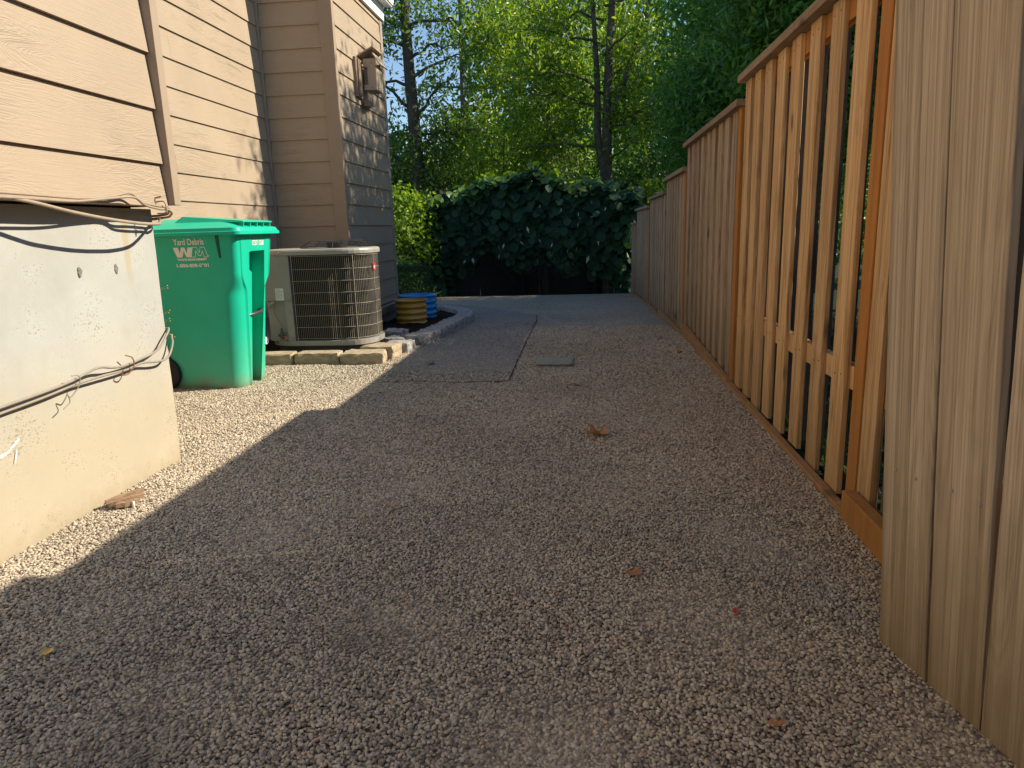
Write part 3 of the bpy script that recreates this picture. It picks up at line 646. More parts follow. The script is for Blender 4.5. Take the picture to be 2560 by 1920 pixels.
# ------------------------------------------------------------------ wheeled bin
binr = empty('wheeled_bin', (-2.75, 5.0, 0), 'bright green wheeled yard debris cart with hinged lid beside the concrete corner', 'bin')
def lerp(a, b, t_): return a+(b-a)*t_
def bin_loop(z, groove, upf, thandle=0.):
    """upf: 1 = upper flush front, 0 = lower narrow boss with round shoulders. order: around the outline"""
    k = z/1.12
    yn = lerp(4.845, 4.735, k); yf = lerp(5.245, 5.335, k); xb = lerp(-3.02, -3.10, k); xf = lerp(-2.495, -2.375, k)
    rc = lerp(.105, .05, upf); sb = lerp(.014, .003, upf)        # shoulder radius, boss stand-off
    bn = lerp(yn+.108, yn+.052, upf); bf = lerp(yf-.075, yf-.05, upf)
    g0 = 4.985 if thandle == 0 else 4.945; g1 = 5.185
    P = []
    for a in (180, 210, 240, 270): P.append((xb+.03+.03*math.cos(math.radians(a)), yn+.03+.03*math.sin(math.radians(a))))
    for f in (.25, .5, .75): P.append((lerp(xb+.03, xf-sb-rc, f), yn))
    for a in range(-90, 1, 15): P.append((xf-sb-rc+rc*math.cos(math.radians(a)), yn+rc+rc*math.sin(math.radians(a))))
    # near boss
    P += [(xf-sb+.0005, max(bn, yn+rc)), (xf-.012, max(bn, yn+rc)+.004), (xf, max(bn, yn+rc)+.016)]
    gd = groove
    P += [(xf, g0-.01), (xf-.004, g0-.002), (xf-max(gd, .0045), g0), (xf-max(gd, .0045), g1), (xf-.004, g1+.002), (xf, g1+.01)]
    P += [(xf, min(bf, yf-rc)-.016), (xf-.012, min(bf, yf-rc)-.004), (xf-sb+.0005, min(bf, yf-rc))]
    for a in range(0, 91, 15): P.append((xf-sb-rc+rc*math.cos(math.radians(a)), yf-rc+rc*math.sin(math.radians(a))))
    for a in (90, 120, 150, 180): P.append((xb+.03+.03*math.cos(math.radians(a)), yf-.03+.03*math.sin(math.radians(a))))
    return [Vector((x, y, z)) for x, y in P]
loops = []
def sstep(a, b, x): t_ = max(0, min(1, (x-a)/(b-a))); return t_*t_*(3-2*t_)
zs = [0, .012, .05, .15, .25, .35, .45, .55, .62]+[.62+.02*i for i in range(1, 12)]+[.862, .90, .95, .985, .992, 1.03, 1.08, 1.12]
for z in zs:
    g = .11 if z < .99 else 0; th = 1 if .86 <= z < .99 else 0
    lp = bin_loop(z, g, sstep(.70, .83, z), th)
    if z == 0: c = Vector((-2.76, 5.04, 0)); lp = [c+(p-c)*.985 for p in lp]
    loops.append(lp)
mbb = MB().loft(loops, smooth=True)
body = mbb.build('body', MAT['bin'], binr)
body.data.set_sharp_from_angle(angle=math.radians(32))
# wheel arch scoop is carved with a boolean-free dark recess: wheel + arch liner + axle
for yy in (4.80, 5.21):
    wm = MB()
    loopsw = []
    for q, (rr, dy) in enumerate(((.05, .0), (.085, .0), (.115, -.004), (.128, .008), (.128, .045), (.115, .058), (.05, .058))):
        loopsw.append([Vector((-3.085+rr*math.cos(a*math.tau/28), yy+dy, .130+rr*math.sin(a*math.tau/28))) for a in range(28)])
    wm.loft(loopsw, smooth=True); wh = wm.build('wheel', MAT['black'], binr)
    MB().tube([(-3.085, yy-.012, .13), (-3.085, yy+.02, .13)], .022, 12).build('hub', MAT['galv'], wh)
MB().tube([(-3.085, 4.80, .13), (-3.085, 5.27, .13)], .011, 10).build('axle', MAT['steel'], binr)
MB().tube([(-2.455, 4.935, .532), (-2.432, 4.97, .535), (-2.428, 5.10, .54), (-2.445, 5.165, .545), (-2.49, 5.175, .545)], .0125, 10).build('grab_bar', MAT['steel'], binr)
# reinforcing slot on the side, lid
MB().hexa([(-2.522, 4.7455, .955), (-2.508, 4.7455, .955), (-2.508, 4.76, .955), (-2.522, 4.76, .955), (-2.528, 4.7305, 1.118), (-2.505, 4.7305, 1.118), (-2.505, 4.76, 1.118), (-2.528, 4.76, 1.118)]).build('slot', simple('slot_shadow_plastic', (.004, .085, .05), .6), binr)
def rr_loop(x0, x1, y0, y1, r, z, n=5):
    P = []
    for cx, cy_, a0 in ((x0+r, y0+r, 180), (x1-r, y0+r, 270), (x1-r, y1-r, 0), (x0+r, y1-r, 90)):
        for q in range(n+1): a = math.radians(a0+90*q/n); P.append(Vector((cx+r*math.cos(a), cy_+r*math.sin(a), z)))
    return P
def tilt(l, k=0.028):   # lid falls slightly to the front, rises to a ridge in the middle
    return [Vector((p.x, p.y, p.z+k*(-2.3-p.x)*.35)) for p in l]
lid = MB()
lid.loft([tilt(l, 0) for l in (rr_loop(-3.13, -2.345, 4.70, 5.365, .05, 1.108), rr_loop(-3.14, -2.325, 4.688, 5.378, .055, 1.112), rr_loop(-3.14, -2.325, 4.688, 5.378, .055, 1.132), rr_loop(-3.135, -2.335, 4.697, 5.37, .05, 1.136),
    rr_loop(-3.13, -2.345, 4.703, 5.362, .05, 1.158), rr_loop(-3.11, -2.37, 4.725, 5.34, .05, 1.166), rr_loop(-3.08, -2.45, 4.80, 5.27, .08, 1.200), rr_loop(-3.02, -2.58, 4.90, 5.17, .08, 1.226), rr_loop(-2.95, -2.68, 4.97, 5.10, .06, 1.232))], smooth=True)
lido = lid.build('lid', MAT['bin'], binr); lido.data.set_sharp_from_angle(angle=math.radians(40))
m_ = MB().hexa([(-2.86, 4.80, 1.195), (-2.345, 4.80, 1.192), (-2.345, 5.27, 1.192), (-2.86, 5.27, 1.195), (-2.80, 4.83, 1.245), (-2.345, 4.80, 1.203), (-2.345, 5.27, 1.203), (-2.80, 5.24, 1.245)]); m_.build('lid_handle', MAT['bin'], lido, .006)
for q in range(5):
    yy = 4.82+q*.105; MB().hexa([(-2.50, yy, 1.16), (-2.36, yy, 1.15), (-2.36, yy+.012, 1.15), (-2.50, yy+.012, 1.16), (-2.50, yy, 1.198), (-2.35, yy, 1.196), (-2.35, yy+.012, 1.196), (-2.50, yy+.012, 1.198)]).build('lid_rib', MAT['bin'], lido, .002)
MB().tube([(-3.145, 4.74, 1.10), (-3.145, 5.33, 1.10)], .014, 10).build('hinge_bar', MAT['bin'], binr)
# lettering on the near side (faces the viewer)
def side_pt(x, z): return Vector((x, lerp(4.845, 4.735, z/1.12)-.0016, z))
uyv = (side_pt(0, 1.)-side_pt(0, 0)).normalized()
text_mesh('Yard Debris', .060, MAT['decal'], binr, 'lettering', side_pt(-2.838, 1.050), (1, 0, 0), uyv, .222, .0010)
text_mesh('WASTE MANAGEMENT', .020, MAT['decal'], binr, 'lettering', side_pt(-2.828, .9425), (1, 0, 0), uyv, .216, .0010)
text_mesh('1-800-808-5901', .031, MAT['decal'], binr, 'lettering', side_pt(-2.842, .898), (1, 0, 0), uyv, .236, .0011)
def poly2(name, P, m, parent): return MB().add([side_pt(x, z) for x, z in P], [tuple(range(len(P)))]).build(name, m, parent)
lx, lz, lw, lh = -2.846, .965, .245, .068
def lg(u, v_): return (lx+u*lw, lz+v_*lh)
Wp = MB()
Wpts = [(0, 1), (.145, 1), (.185, .42), (.235, 1), (.345, 1), (.385, .42), (.44, 1), (.585, 1), (.50, 0), (.36, 0), (.30, .62), (.245, .05), (.23, 0), (.08, 0)]
Wp.add([side_pt(*lg(*p)) for p in Wpts[:3]+[Wpts[11], Wpts[12], Wpts[13]]], [(0, 1, 2, 3, 4, 5)])
Wp.add([side_pt(*lg(*p)) for p in [(.185, .42), (.235, 1), (.30, .62), (.245, .05), (.23, 0)]], [(0, 4, 3, 2, 1)[::-1]])
Wp.add([side_pt(*lg(*p)) for p in [(.235, 1), (.345, 1), (.385, .42), (.36, 0), (.30, .62)]], [(0, 4, 3, 2, 1)])
Wp.add([side_pt(*lg(*p)) for p in [(.385, .42), (.44, 1), (.585, 1), (.50, 0), (.36, 0)]], [(0, 4, 3, 2, 1)])
logo = Wp
Mp = [(.585, 1), (.70, .99), (.765, .42), (.815, .99), (.935, .98), (1.0, .0), (.885, .0), (.862, .62), (.80, .15), (.735, .15), (.665, .66), (.63, .02), (.50, 0)]
def stroke(P, wv, closed=True):
    P = [Vector(lg(*p)).to_3d() for p in P]; n = len(P)
    for i in range(n if closed else n-1):
        a, b = P[i], P[(i+1) % n]; d = (b-a).normalized(); q = Vector((-d.y, d.x, 0))*wv; a = a-d*wv*.8; b = b+d*wv*.8
        logo.add([side_pt(p.x, p.y)-Vector((0, .0004, 0)) for p in (a-q, b-q, b+q, a+q)], [(0, 1, 2, 3)])
stroke(Mp, .0019)
logo.add([side_pt(lx+lw*1.03+.004*math.cos(k), lz+.006+.004*math.sin(k)) for k in (0, 1.05, 2.1, 3.14, 4.2, 5.2)], [(0, 1, 2, 3, 4, 5)])
logo.build('emblem', MAT['decal'], binr)
# serial number on the front: X at that height
fx = lerp(-2.495, -2.375, 1.03/1.12)+.0015
text_mesh('072071 0268', .052, MAT['decal'], binr, 'serial_number', (fx-.0035, 4.985, 1.032), (0, 1, 0), (.105, 0, .994), .185, .0009)

# ------------------------------------------------------------------ air conditioner
tag(MB().loft([rr_loop(-2.78, -1.96, 6.11, 6.72, .05, .02), rr_loop(-2.78, -1.96, 6.11, 6.72, .05, .10), rr_loop(-2.76, -1.98, 6.13, 6.70, .05, .115)]).build('equipment_pad', MAT['plastic']), 'low dark plastic pad under the air conditioner', 'pad')
ac = empty('air_conditioner', (-2.27, 6.5, .115), 'grey box-shaped air conditioner condenser with wire grille standing by the siding', 'air conditioner')
X0, X1, Y0, Y1, RB = -2.86, -1.885, 6.04, 6.68, .25
def ac_loop(z, d=0., r=RB): return rr_loop(X0+d, X1-d, Y0+d, Y1-d, max(.02, r-d), z, 8)
MB().loft([ac_loop(.118, .012), ac_loop(.122, -.004), ac_loop(.165, -.006), ac_loop(.168, .01)]).build('base_pan', MAT['galv'], ac)
MB().loft([ac_loop(.168, .035), ac_loop(.925, .035)], smooth=True).build('coil', MAT['coil'], ac)
MB().loft([ac_loop(.918, .004), ac_loop(.921, -.008), ac_loop(.950, -.010), ac_loop(.966, -.002), ac_loop(.972, .03)], smooth=False).build('top_cover', MAT['galv'], ac, .003)
# cage: perimeter walk from the panel edge round the right side
def perim(u):  # u metres from (X=-2.575,Y0) going right and round the corner
    a = (X1-RB)-(-2.565)
    if u < a: return Vector((-2.565+u, Y0+.004, 0)), Vector((0, -1, 0))
    u -= a; q = RB*math.pi/2
    if u < q: th = -math.pi/2+u/RB; n = Vector((math.cos(th), math.sin(th), 0)); return Vector((X1-RB, Y0+RB, 0))+n*(RB-.004), n
    u -= q; return Vector((X1-.004, Y0+RB+u, 0)), Vector((1, 0, 0))
UL = (X1-RB+2.565)+RB*math.pi/2+(Y1-Y0-2*RB)
gr = MB(); u = .01
while u < UL:
    p, n = perim(u); gr.tube([p+Vector((0, 0, .185)), p+Vector((0, 0, .91))], .0012, 4, False); u += .0172
for z in (.185, .287, .389, .491, .593, .695, .797, .91):
    pts = []; u = 0
    while u < UL+.01: p, n = perim(min(u, UL)); pts.append(p+n*.003+Vector((0, 0, z))); u += .03
    gr.tube(pts, .0022, 4, False)
for u in (.012, .56, .80): 
    p, n = perim(u); gr.tube([p+n*.004+Vector((0, 0, .16)), p+n*.004+Vector((0, 0, .93))], .0032, 6, False)
gr.build('wire_grille', MAT['grille'], ac)
# fins seen behind the wires
MB().box((X0-.002, Y0-.004, .525), (-2.578, Y0+.05, .918)).build('control_panel', MAT['acpanel'], ac, .004)
MB().box((-2.645, Y0-.002, .166), (-2.578, Y0+.04, .523)).build('corner_post', MAT['acpanel'], ac, .003)
MB().box((X0+.04, Y0+.03, .166), (-2.647, Y0+.06, .523)).build('lower_panel', MAT['acpanel'], ac, .003)
for p in ((-2.60, .905), (-2.592, .545), (-2.60, .43), (-2.60, .19), (-2.66, .945), (-2.5, .14), (-2.35, .94), (-2.15, .94), (-2.15, .14)):
    MB().tube([(p[0], Y0-.004, p[1]), (p[0], Y0-.013, p[1])], [.0065, .004], 8).build('screw', MAT['grille'], ac)
fg = MB(); cx, cy2 = -2.26, 6.42
for k in range(13):
    r_ = .325-.0235*k; zz = .975+.055*min(1, k/4.)
    fg.tube([(cx+r_*math.cos(a*math.tau/40), cy2+r_*math.sin(a*math.tau/40), zz) for a in range(41)], .0028, 4, False)
for a in range(8):
    c_, s_ = math.cos(a*math.tau/8+.2), math.sin(a*math.tau/8+.2)
    fg.tube([(cx+.335*c_, cy2+.335*s_, .973), (cx+.24*c_, cy2+.24*s_, 1.03), (cx+.04*c_, cy2+.04*s_, 1.034)], .0036, 4, False)
fg.build('fan_guard', MAT['black'], ac)
MB().tube([(cx, cy2, .975), (cx, cy2, 1.02)], .09, 20).build('fan_motor', MAT['black'], ac)
lab = MB().box((-2.722, Y0-.0065, .533), (-2.648, Y0-.0045, .638)).build('rating_label', MAT['paper'], ac)
ln = MB()
for k in range(11):
    z = .626-k*.008; ln.box((-2.716, Y0-.0078, z), (-2.716+(.06 if k % 4 else .035)*(.8+.2*rnd.random()), Y0-.007, z+.0022))
ln.build('printed_lines', MAT['ink'], lab)
p, n = perim(.79); tdir = Vector((-n.y, n.x, 0)); bc = p+n*.008+Vector((0, 0, .795))
bd = MB(); shp = [(-.021, .036), (.021, .036), (.021, -.022), (0, -.036), (-.021, -.022)]
bd.loft([[bc+tdir*x+Vector((0, 0, z)) for x, z in shp], [bc+n*.008+tdir*x*.9+Vector((0, 0, z*.92)) for x, z in shp]])
bdo = bd.build('badge', MAT['red'], ac)
lt = MB()
for x in (-.011, -.004, .003, .010): lt.add([bc+n*.0092+tdir*(x+dx)+Vector((0, 0, dz)) for dx, dz in ((-.0022, -.014), (.0022, -.014), (.0022, .014), (-.0022, .014))], [(0, 1, 2, 3)])
lt.build('badge_mark', MAT['paper'], bdo)
MB().tube(smooth_path([(-2.80, Y0+.01, .46), (-2.78, Y0-.02, .50), (-2.74, Y0-.01, .515)]), .012, 8).build('conduit', MAT['galv'], ac)
MB().tube(smooth_path([(-2.76, Y0+.0, .5), (-2.74, Y0-.01, .40), (-2.70, Y0-.0, .30), (-2.70, Y0+.0, .22)]), .005, 6).build('refrigerant_line', MAT['cableg'], ac)
vb = MB().tube([(-2.70, Y0+.0, .185), (-2.70, Y0-.0, .25)], .016, 8).tube([(-2.73, Y0-.01, .225), (-2.66, Y0-.01, .205)], .012, 8).tube([(-2.70, Y0-.01, .25), (-2.695, Y0-.01, .285)], .010, 8); vv = vb.build('service_valve', MAT['steel'], ac)
MB().tube([(-2.66, Y0-.012, .205), (-2.648, Y0-.022, .203)], .013, 10).build('valve_cap', simple('pink_cap', (.55, .13, .12), .5), vv)
pv = MB().tube([(-3.3, 5.90, .185), (-2.775, 5.88, .20)], .033, 16)
tag(pv.build('drain_pipe', MAT['pvc']), 'white plastic pipe end lying between the green bin and air conditioner', 'pipe')
tag(MB().loft([rr_loop(-3.3, -1.72, 5.9, 7.1, .05, .0), rr_loop(-3.28, -1.78, 5.95, 7.1, .05, .03)]).build('soil_pad', MAT['soil']), kind='structure')

# ------------------------------------------------------------------ blocks
def block(P4, z0, z1, m, label, group, rough=.010, name='retaining_block', seed=0):
    """P4 = plan corners (ccw); split faces rough, top smoother"""
    c = sum((Vector((*p, 0)) for p in P4), Vector())/4; n = 9; mb = MB(); V = []; idx = {}
    def pt(u, v, w_):
        a, b, cc, d = [Vector((*p, 0)) for p in P4]; p = (a*(1-u)+b*u)*(1-v)+(d*(1-u)+cc*u)*v; p.z = z0+(z1-z0)*w_
        e = sum(1 for q in (u, v) if q < .01 or q > .99)
        amt = rough*(1 if e else .12)
        nz = mnoise.noise_vector(Vector((p.x*22+seed, p.y*22, p.z*22)))*amt+mnoise.noise_vector(Vector((p.x*60+seed, p.y*60, p.z*60)))*amt*.5
        if w_ > .99: nz *= .35 if not e else .7
        if e == 2 or (e and w_ > .99): p = p+(c+Vector((0, 0, (z0+z1)/2))-p)*.035
        return p+nz
    def vid(i, j, k):
        key = (i, j, k)
        if key not in idx: idx[key] = len(V); V.append(pt(i/n, j/n, k/n))
        return idx[key]
    F = []
    for a in range(n):
        for b in range(n):
            F.append((vid(a, b, n), vid(a+1, b, n), vid(a+1, b+1, n), vid(a, b+1, n)))
            F.append((vid(a, 0, b), vid(a+1, 0, b), vid(a+1, 0, b+1), vid(a, 0, b+1)))
            F.append((vid(a+1, n, b), vid(a, n, b), vid(a, n, b+1), vid(a+1, n, b+1)))
            F.append((vid(0, a+1, b), vid(0, a, b), vid(0, a, b+1), vid(0, a+1, b+1)))
            F.append((vid(n, a, b), vid(n, a+1, b), vid(n, a+1, b+1), vid(n, a, b+1)))
    mb.add(V, F, False); o = mb.build(name, m); return tag(o, label, 'block', group)
gA = 'tan retaining blocks in front of the air conditioner'
block([(-3.3, 5.74), (-2.505, 5.745), (-2.52, 5.93), (-3.3, 5.93)], -.04, .10, MAT['block'], 'tan split-face block emerging from behind the green bin', gA, seed=1)
block([(-2.495, 5.76), (-2.10, 5.77), (-2.115, 5.95), (-2.49, 5.94)], -.04, .10, MAT['block'], 'tan split-face block in the middle of the sunlit row under the air conditioner', gA, seed=2)
block([(-2.075, 5.73), (-1.70, 5.74), (-1.73, 5.97), (-2.06, 5.98)], -.04, .10, MAT['block'], 'tan split-face corner block at the right end of the sunlit row', gA, seed=3, rough=.014)
block([(-1.99, 6.0), (-1.69, 5.99), (-1.665, 6.25), (-1.97, 6.27)], -.04, .112, MAT['block'], 'tan block turned sideways directly behind the corner block', gA, seed=4, rough=.014)
gB = 'loose grey edging stones beside the air conditioner'
block([(-1.85, 6.29), (-1.62, 6.28), (-1.60, 6.50), (-1.84, 6.53)], -.04, .095, MAT['blockg'], 'shaded grey block behind the turned tan block, right of the air conditioner', gB, seed=5)
block([(-1.93, 6.56), (-1.72, 6.54), (-1.74, 6.62), (-1.90, 6.84)], -.04, .10, MAT['blockg'], 'shaded grey block between two others, chipped edge, right of the air conditioner', gB, seed=6, rough=.016)
block([(-2.06, 6.92), (-1.84, 6.90), (-1.80, 7.08), (-2.04, 7.14)], -.03, .12, MAT['blockg'], 'flat chipped grey stone at the edge of the dark mulch', gB, seed=7, rough=.018)
def rock(c, r, m, label, name='boulder', seed=0, cat='stone', sub=3):
    bm = bmesh.new(); bmesh.ops.create_icosphere(bm, subdivisions=sub, radius=1)
    V = [];
    for v_ in bm.verts:
        p = v_.co.copy(); p *= 1+.22*mnoise.noise(p*1.3+Vector((seed, 0, 0)))+.05*mnoise.noise(p*5+Vector((seed, 3, 0))); V.append((c[0]+p.x*r[0], c[1]+p.y*r[1], c[2]+p.z*r[2]))
    F = [tuple(v_.index for v_ in f.verts) for f in bm.faces]; bm.free()
    return tag(MB().add(V, F, True).build(name, m), label, cat)
rock((-1.70, 6.74, .035), (.125, .10, .068), MAT['stone'], 'smooth rounded grey boulder at the near end of the block edging', seed=2)
rock((-1.565, 5.68, .015), (.035, .03, .022), MAT['block'], 'small pale stone at the foot of the tan corner block', 'stone', 5)
rock((-1.28, 5.68, .028), (.030, .024, .018), MAT['stone'], 'small brown stone lying alone on the dark walkway', 'stone', 8)
# curved edging
curve = [(-1.555, 6.66), (-1.495, 7.05), (-1.47, 7.9), (-1.455, 8.6), (-1.475, 9.25), (-1.62, 9.93), (-1.83, 10.4), (-2.07, 10.75), (-2.32, 10.97), (-2.6, 11.12)]
cp_ = smooth_path([(x, y, 0) for x, y in curve], 30); d = [0]
for a, b in zip(cp_, cp_[1:]): d.append(d[-1]+(b-a).length)
def at_d(s_):
    for i in range(len(d)-1):
        if d[i+1] >= s_: return cp_[i].lerp(cp_[i+1], (s_-d[i])/(d[i+1]-d[i])), (cp_[i+1]-cp_[i]).normalized()
    return cp_[-1], (cp_[-1]-cp_[-2]).normalized()
s_ = 0; k = 0; nb = 17; stp = d[-1]/nb
side_lab = {0: 'nearest grey block of the curved edging, next to the boulder', 16: 'last grey block of the curved edging, by the blue planter'}
ords = ['first', 'second', 'third', 'fourth', 'fifth', 'sixth', 'seventh', 'eighth', 'ninth', 'tenth', 'eleventh', 'twelfth', 'thirteenth', 'fourteenth', 'fifteenth', 'sixteenth', 'seventeenth']
for k in range(nb):
    a, t0 = at_d(k*stp+.010); b, t1 = at_d((k+1)*stp-.010); q0 = Vector((-t0.y, t0.x, 0)); q1 = Vector((-t1.y, t1.x, 0)); dd = .215+rnd.uniform(-.012, .012)
    a = a+q0*rnd.uniform(-.008, .008)
    i0 = a+q0*dd+t0*(.01); i1 = b+q1*dd-t1*.01
    g0 = gz((a.y+b.y)/2); zt = g0+.105+rnd.uniform(-.004, .004)
    block([(a.x, a.y), (b.x, b.y), (i1.x, i1.y), (i0.x, i0.y)], g0-.05, zt, MAT['blockg'], side_lab.get(k, 'grey block, %s from the boulder along the curved edging' % ords[k]), 'grey blocks edging the mulch bed', .020, seed=20+k)
# mulch
V = []; F = []; nx, ny = 26, 70
for j in range(ny+1):
    for i in range(nx+1):
        y = 7.02+(10.95-7.02)*j/ny; u = i/nx
        xr = min((p for p in cp_), key=lambda p: abs(p.y-y)).x-.19; x = -2.75+(xr+2.75)*u
        V.append((x, y, gz(y)+.035+.022*mnoise.noise(Vector((x*9, y*9, 0)))+.018*mnoise.noise(Vector((x*34, y*34, 0)))))
for j in range(ny):
    for i in range(nx): a = j*(nx+1)+i; F.append((a, a+1, a+nx+2, a+nx+1))
tag(MB().add(V, F, False).build('mulch', MAT['soil']), kind='structure')
# corrugated round planters
def planter(cx, cy_, r, z0, z1, m, label):
    root = empty('planter', (cx, cy_, z0), label, 'planter'); n = 56; rows = []
    K = 4; steps = K*10
    for i in range(steps+1):
        f = i/steps; z = z0+(z1-z0)*f; rr = r+.012*math.cos(f*K*math.tau)
        rows.append([Vector((cx+rr*math.cos(a*math.tau/n), cy_+rr*math.sin(a*math.tau/n), z)) for a in range(n)])
    for i in range(steps, -1, -1):
        f = i/steps; z = z0+(z1-z0)*f; rr = r-.006+.013*math.cos(f*K*math.tau)
        rows.append([Vector((cx+rr*math.cos(a*math.tau/n), cy_+rr*math.sin(a*math.tau/n), z)) for a in range(n)])
    MB().loft(rows, False, False, True).build('side_wall', m, root)
    MB().tube([(cx+(r+.012)*math.cos(a*math.tau/n), cy_+(r+.012)*math.sin(a*math.tau/n), z1) for a in range(n+1)], .008, 6, False).build('rim', m, root)
    for q in range(10):
        a = -2.2+q*.55; 
        for f in (.25, .5, .75, 1.0):
            if q % 3 == 0:
                p0 = Vector((cx+(r+.012)*math.cos(a), cy_+(r+.012)*math.sin(a), z0+(z1-z0)*f-.004)); nn = Vector((math.cos(a), math.sin(a), 0))
                MB().tube([p0, p0+nn*.006], [.006, .004], 6).build('bolt', MAT['galv'], root)
    MB().loft([[Vector((cx+(r-.02)*math.cos(a*math.tau/n), cy_+(r-.02)*math.sin(a*math.tau/n), z)) for a in range(n)] for z in (z0, z1-.12)]).build('soil', MAT['soil'], root)
planter(-2.21, 8.86, .195, -.055, .240, MAT['yellow'], 'ochre yellow corrugated metal round planter, nearer and smaller')
planter(-2.30, 9.62, .255, -.085, .230, MAT['blue'], 'bright blue corrugated metal round planter behind the yellow one')

# ------------------------------------------------------------------ birdhouse on the wall
bh = empty('birdhouse', (-2.42, 8.55, 2.68), 'painted wooden birdhouse with pitched lid mounted high on the end wall', 'birdhouse')
MB().box((W3+.003, 8.19, 2.585), (W3+.045, 8.43, 3.0)).build('backboard', MAT['birdd'], bh, .003)
mb = MB()
for k in range(5): mb.box((W3+.047, 8.40+.0, 2.56-.0-k*.012), (W3+.10+.0, 8.72-.045*k, 2.572-k*.012))
mb.build('stepped_bracket', MAT['birdd'], bh)
MB().box((W3+.046, 8.24, 2.60), (W3+.060, 8.33, 2.985)).build('batten', MAT['birdd'], bh)
bx0, bx1, by0, by1 = -2.49, -2.345, 8.42, 8.69
MB().box((bx0, by0, 2.685), (bx1, by0+.018, 2.742)).box((bx0, by0, 2.93), (bx1-.001, by0+.018, 3.02)).box((-2.445, by0+.001, 2.743), (bx1, by0+.017, 2.929)).build('side_panel', MAT['birdm'], bh)
MB().box((-2.49, by0+.02, 2.70), (-2.44, by0+.03, 2.95)).build('side_slot', MAT['birdd'], bh)
MB().box((bx1-.018, by0+.0185, 2.685), (bx1+.001, by1, 2.955)).build('front_panel', MAT['birdm'], bh, .002)
MB().box((bx0, by1-.018, 2.685), (bx1-.019, by1-.001, 3.0)).box((bx0, by0+.019, 2.685), (bx1-.019, by1-.019, 2.70)).build('box_body', MAT['birdm'], bh)
MB().hexa([(-2.53, 8.36, 3.035), (-2.345, 8.36, 3.125), (-2.345, 8.74, 3.125), (-2.53, 8.74, 3.035), (-2.535, 8.36, 3.05), (-2.35, 8.36, 3.14), (-2.35, 8.74, 3.14), (-2.535, 8.74, 3.05)]).build('roof_panel', MAT['birdroof'], bh)
MB().hexa([(-2.375, 8.39, 3.07), (-2.30, 8.39, 2.95), (-2.30, 8.74, 2.95), (-2.375, 8.74, 3.07), (-2.365, 8.39, 3.078), (-2.29, 8.39, 2.958), (-2.29, 8.74, 2.958), (-2.365, 8.74, 3.078)]).build('lid_panel', MAT['birdm'], bh)
for p in ((-2.395, 2.975), (-2.40, 2.712)): MB().tube([(p[0], by0, p[1]), (p[0], by0-.003, p[1])], .006, 8).build('screw', MAT['steel'], bh)
MB().box((-2.60, 8.0, 3.14), (-2.595, 8.001, 3.141)) if False else None

# ------------------------------------------------------------------ small things on the gravel
vc = MB().loft([rr_loop(-.40, -.115, 5.57, 5.86, .03, .002), rr_loop(-.40, -.105, 5.55, 5.86, .03, .026), rr_loop(-.385, -.12, 5.565, 5.845, .025, .030)])
tag(vc.build('valve_box_lid', MAT['lidgreen']), 'grey-green rectangular valve box lid set in the gravel', 'valve box lid')
def dry_leaf(c, r, m, label, curl=.5, seed=0, lobes=5, name='dry_leaf', rz=0.):
    n = 40; V = [Vector((c[0], c[1], c[2]))]; rings = 6
    for k in range(1, rings+1):
        for i in range(n):
            a = i*math.tau/n; q = .62+.38*abs(math.cos(lobes*a/2+seed))**1.3+.06*mnoise.noise(Vector((math.cos(a)*3, math.sin(a)*3, seed)))
            rr = q*k/rings; x = rr*math.cos(a+rz)*r[0]; y = rr*math.sin(a+rz)*r[1]
            z = r[2]*(curl*rr*rr*(1+.5*math.sin(3*a+seed))+.45*mnoise.noise(Vector((x*40, y*40, seed)))*rr)
            V.append(Vector((c[0]+x, c[1]+y, c[2]+max(-.004, z))))
    F = [(0, 1+i, 1+(i+1) % n) for i in range(n)]
    for k in range(rings-1):
        for i in range(n): a = 1+k*n+i; b = 1+k*n+(i+1) % n; F.append((a, a+n, b+n, b))
    return tag(MB().add(V, F, True).build(name, m), label, 'leaf', 'fallen leaves on the gravel')
dry_leaf((.06, 3.64, .016), (.062, .05, .035), MAT['leafbrown'], 'curled orange-brown dry leaf lying in the middle of the gravel', .7, 1, 5)
dry_leaf((-.07, 4.86, .014), (.038, .045, .03), MAT['leafpale'], 'small pale crumpled leaf between the lid and the brown leaf', .8, 2, 3)
dry_leaf((-1.456, 1.575, .015), (.02, .022, .014), MAT['leafyel'], 'tiny yellow star-shaped leaf in the shaded gravel at far left', .5, 0, 5)
dry_leaf((.15, 2.10, .013), (.030, .022, .010), MAT['leafbrown'], 'flat brown leaf scrap right of centre in the gravel', .3, 4, 4)
dry_leaf((.414, 1.42, .010), (.022, .014, .006), MAT['leafbrown'], 'brown leaf scrap in the near gravel by the planks', .2, 6, 4)
dry_leaf((.42, 1.88, .013), (.014, .010, .008), simple('red_leaf', (.45, .05, .03), .5), 'tiny red leaf on gravel near the wide planks', .4, 3, 4)
dry_leaf((.80, 6.1, .012), (.03, .03, .02), MAT['leafbrown'], 'brown leaf against the orange kickboard', .6, 5, 5)
dry_leaf((.72, 6.9, .010), (.03, .02, .01), MAT['leafbrown'], 'small brown leaf in gravel far along the kickboard', .4, 7, 4)
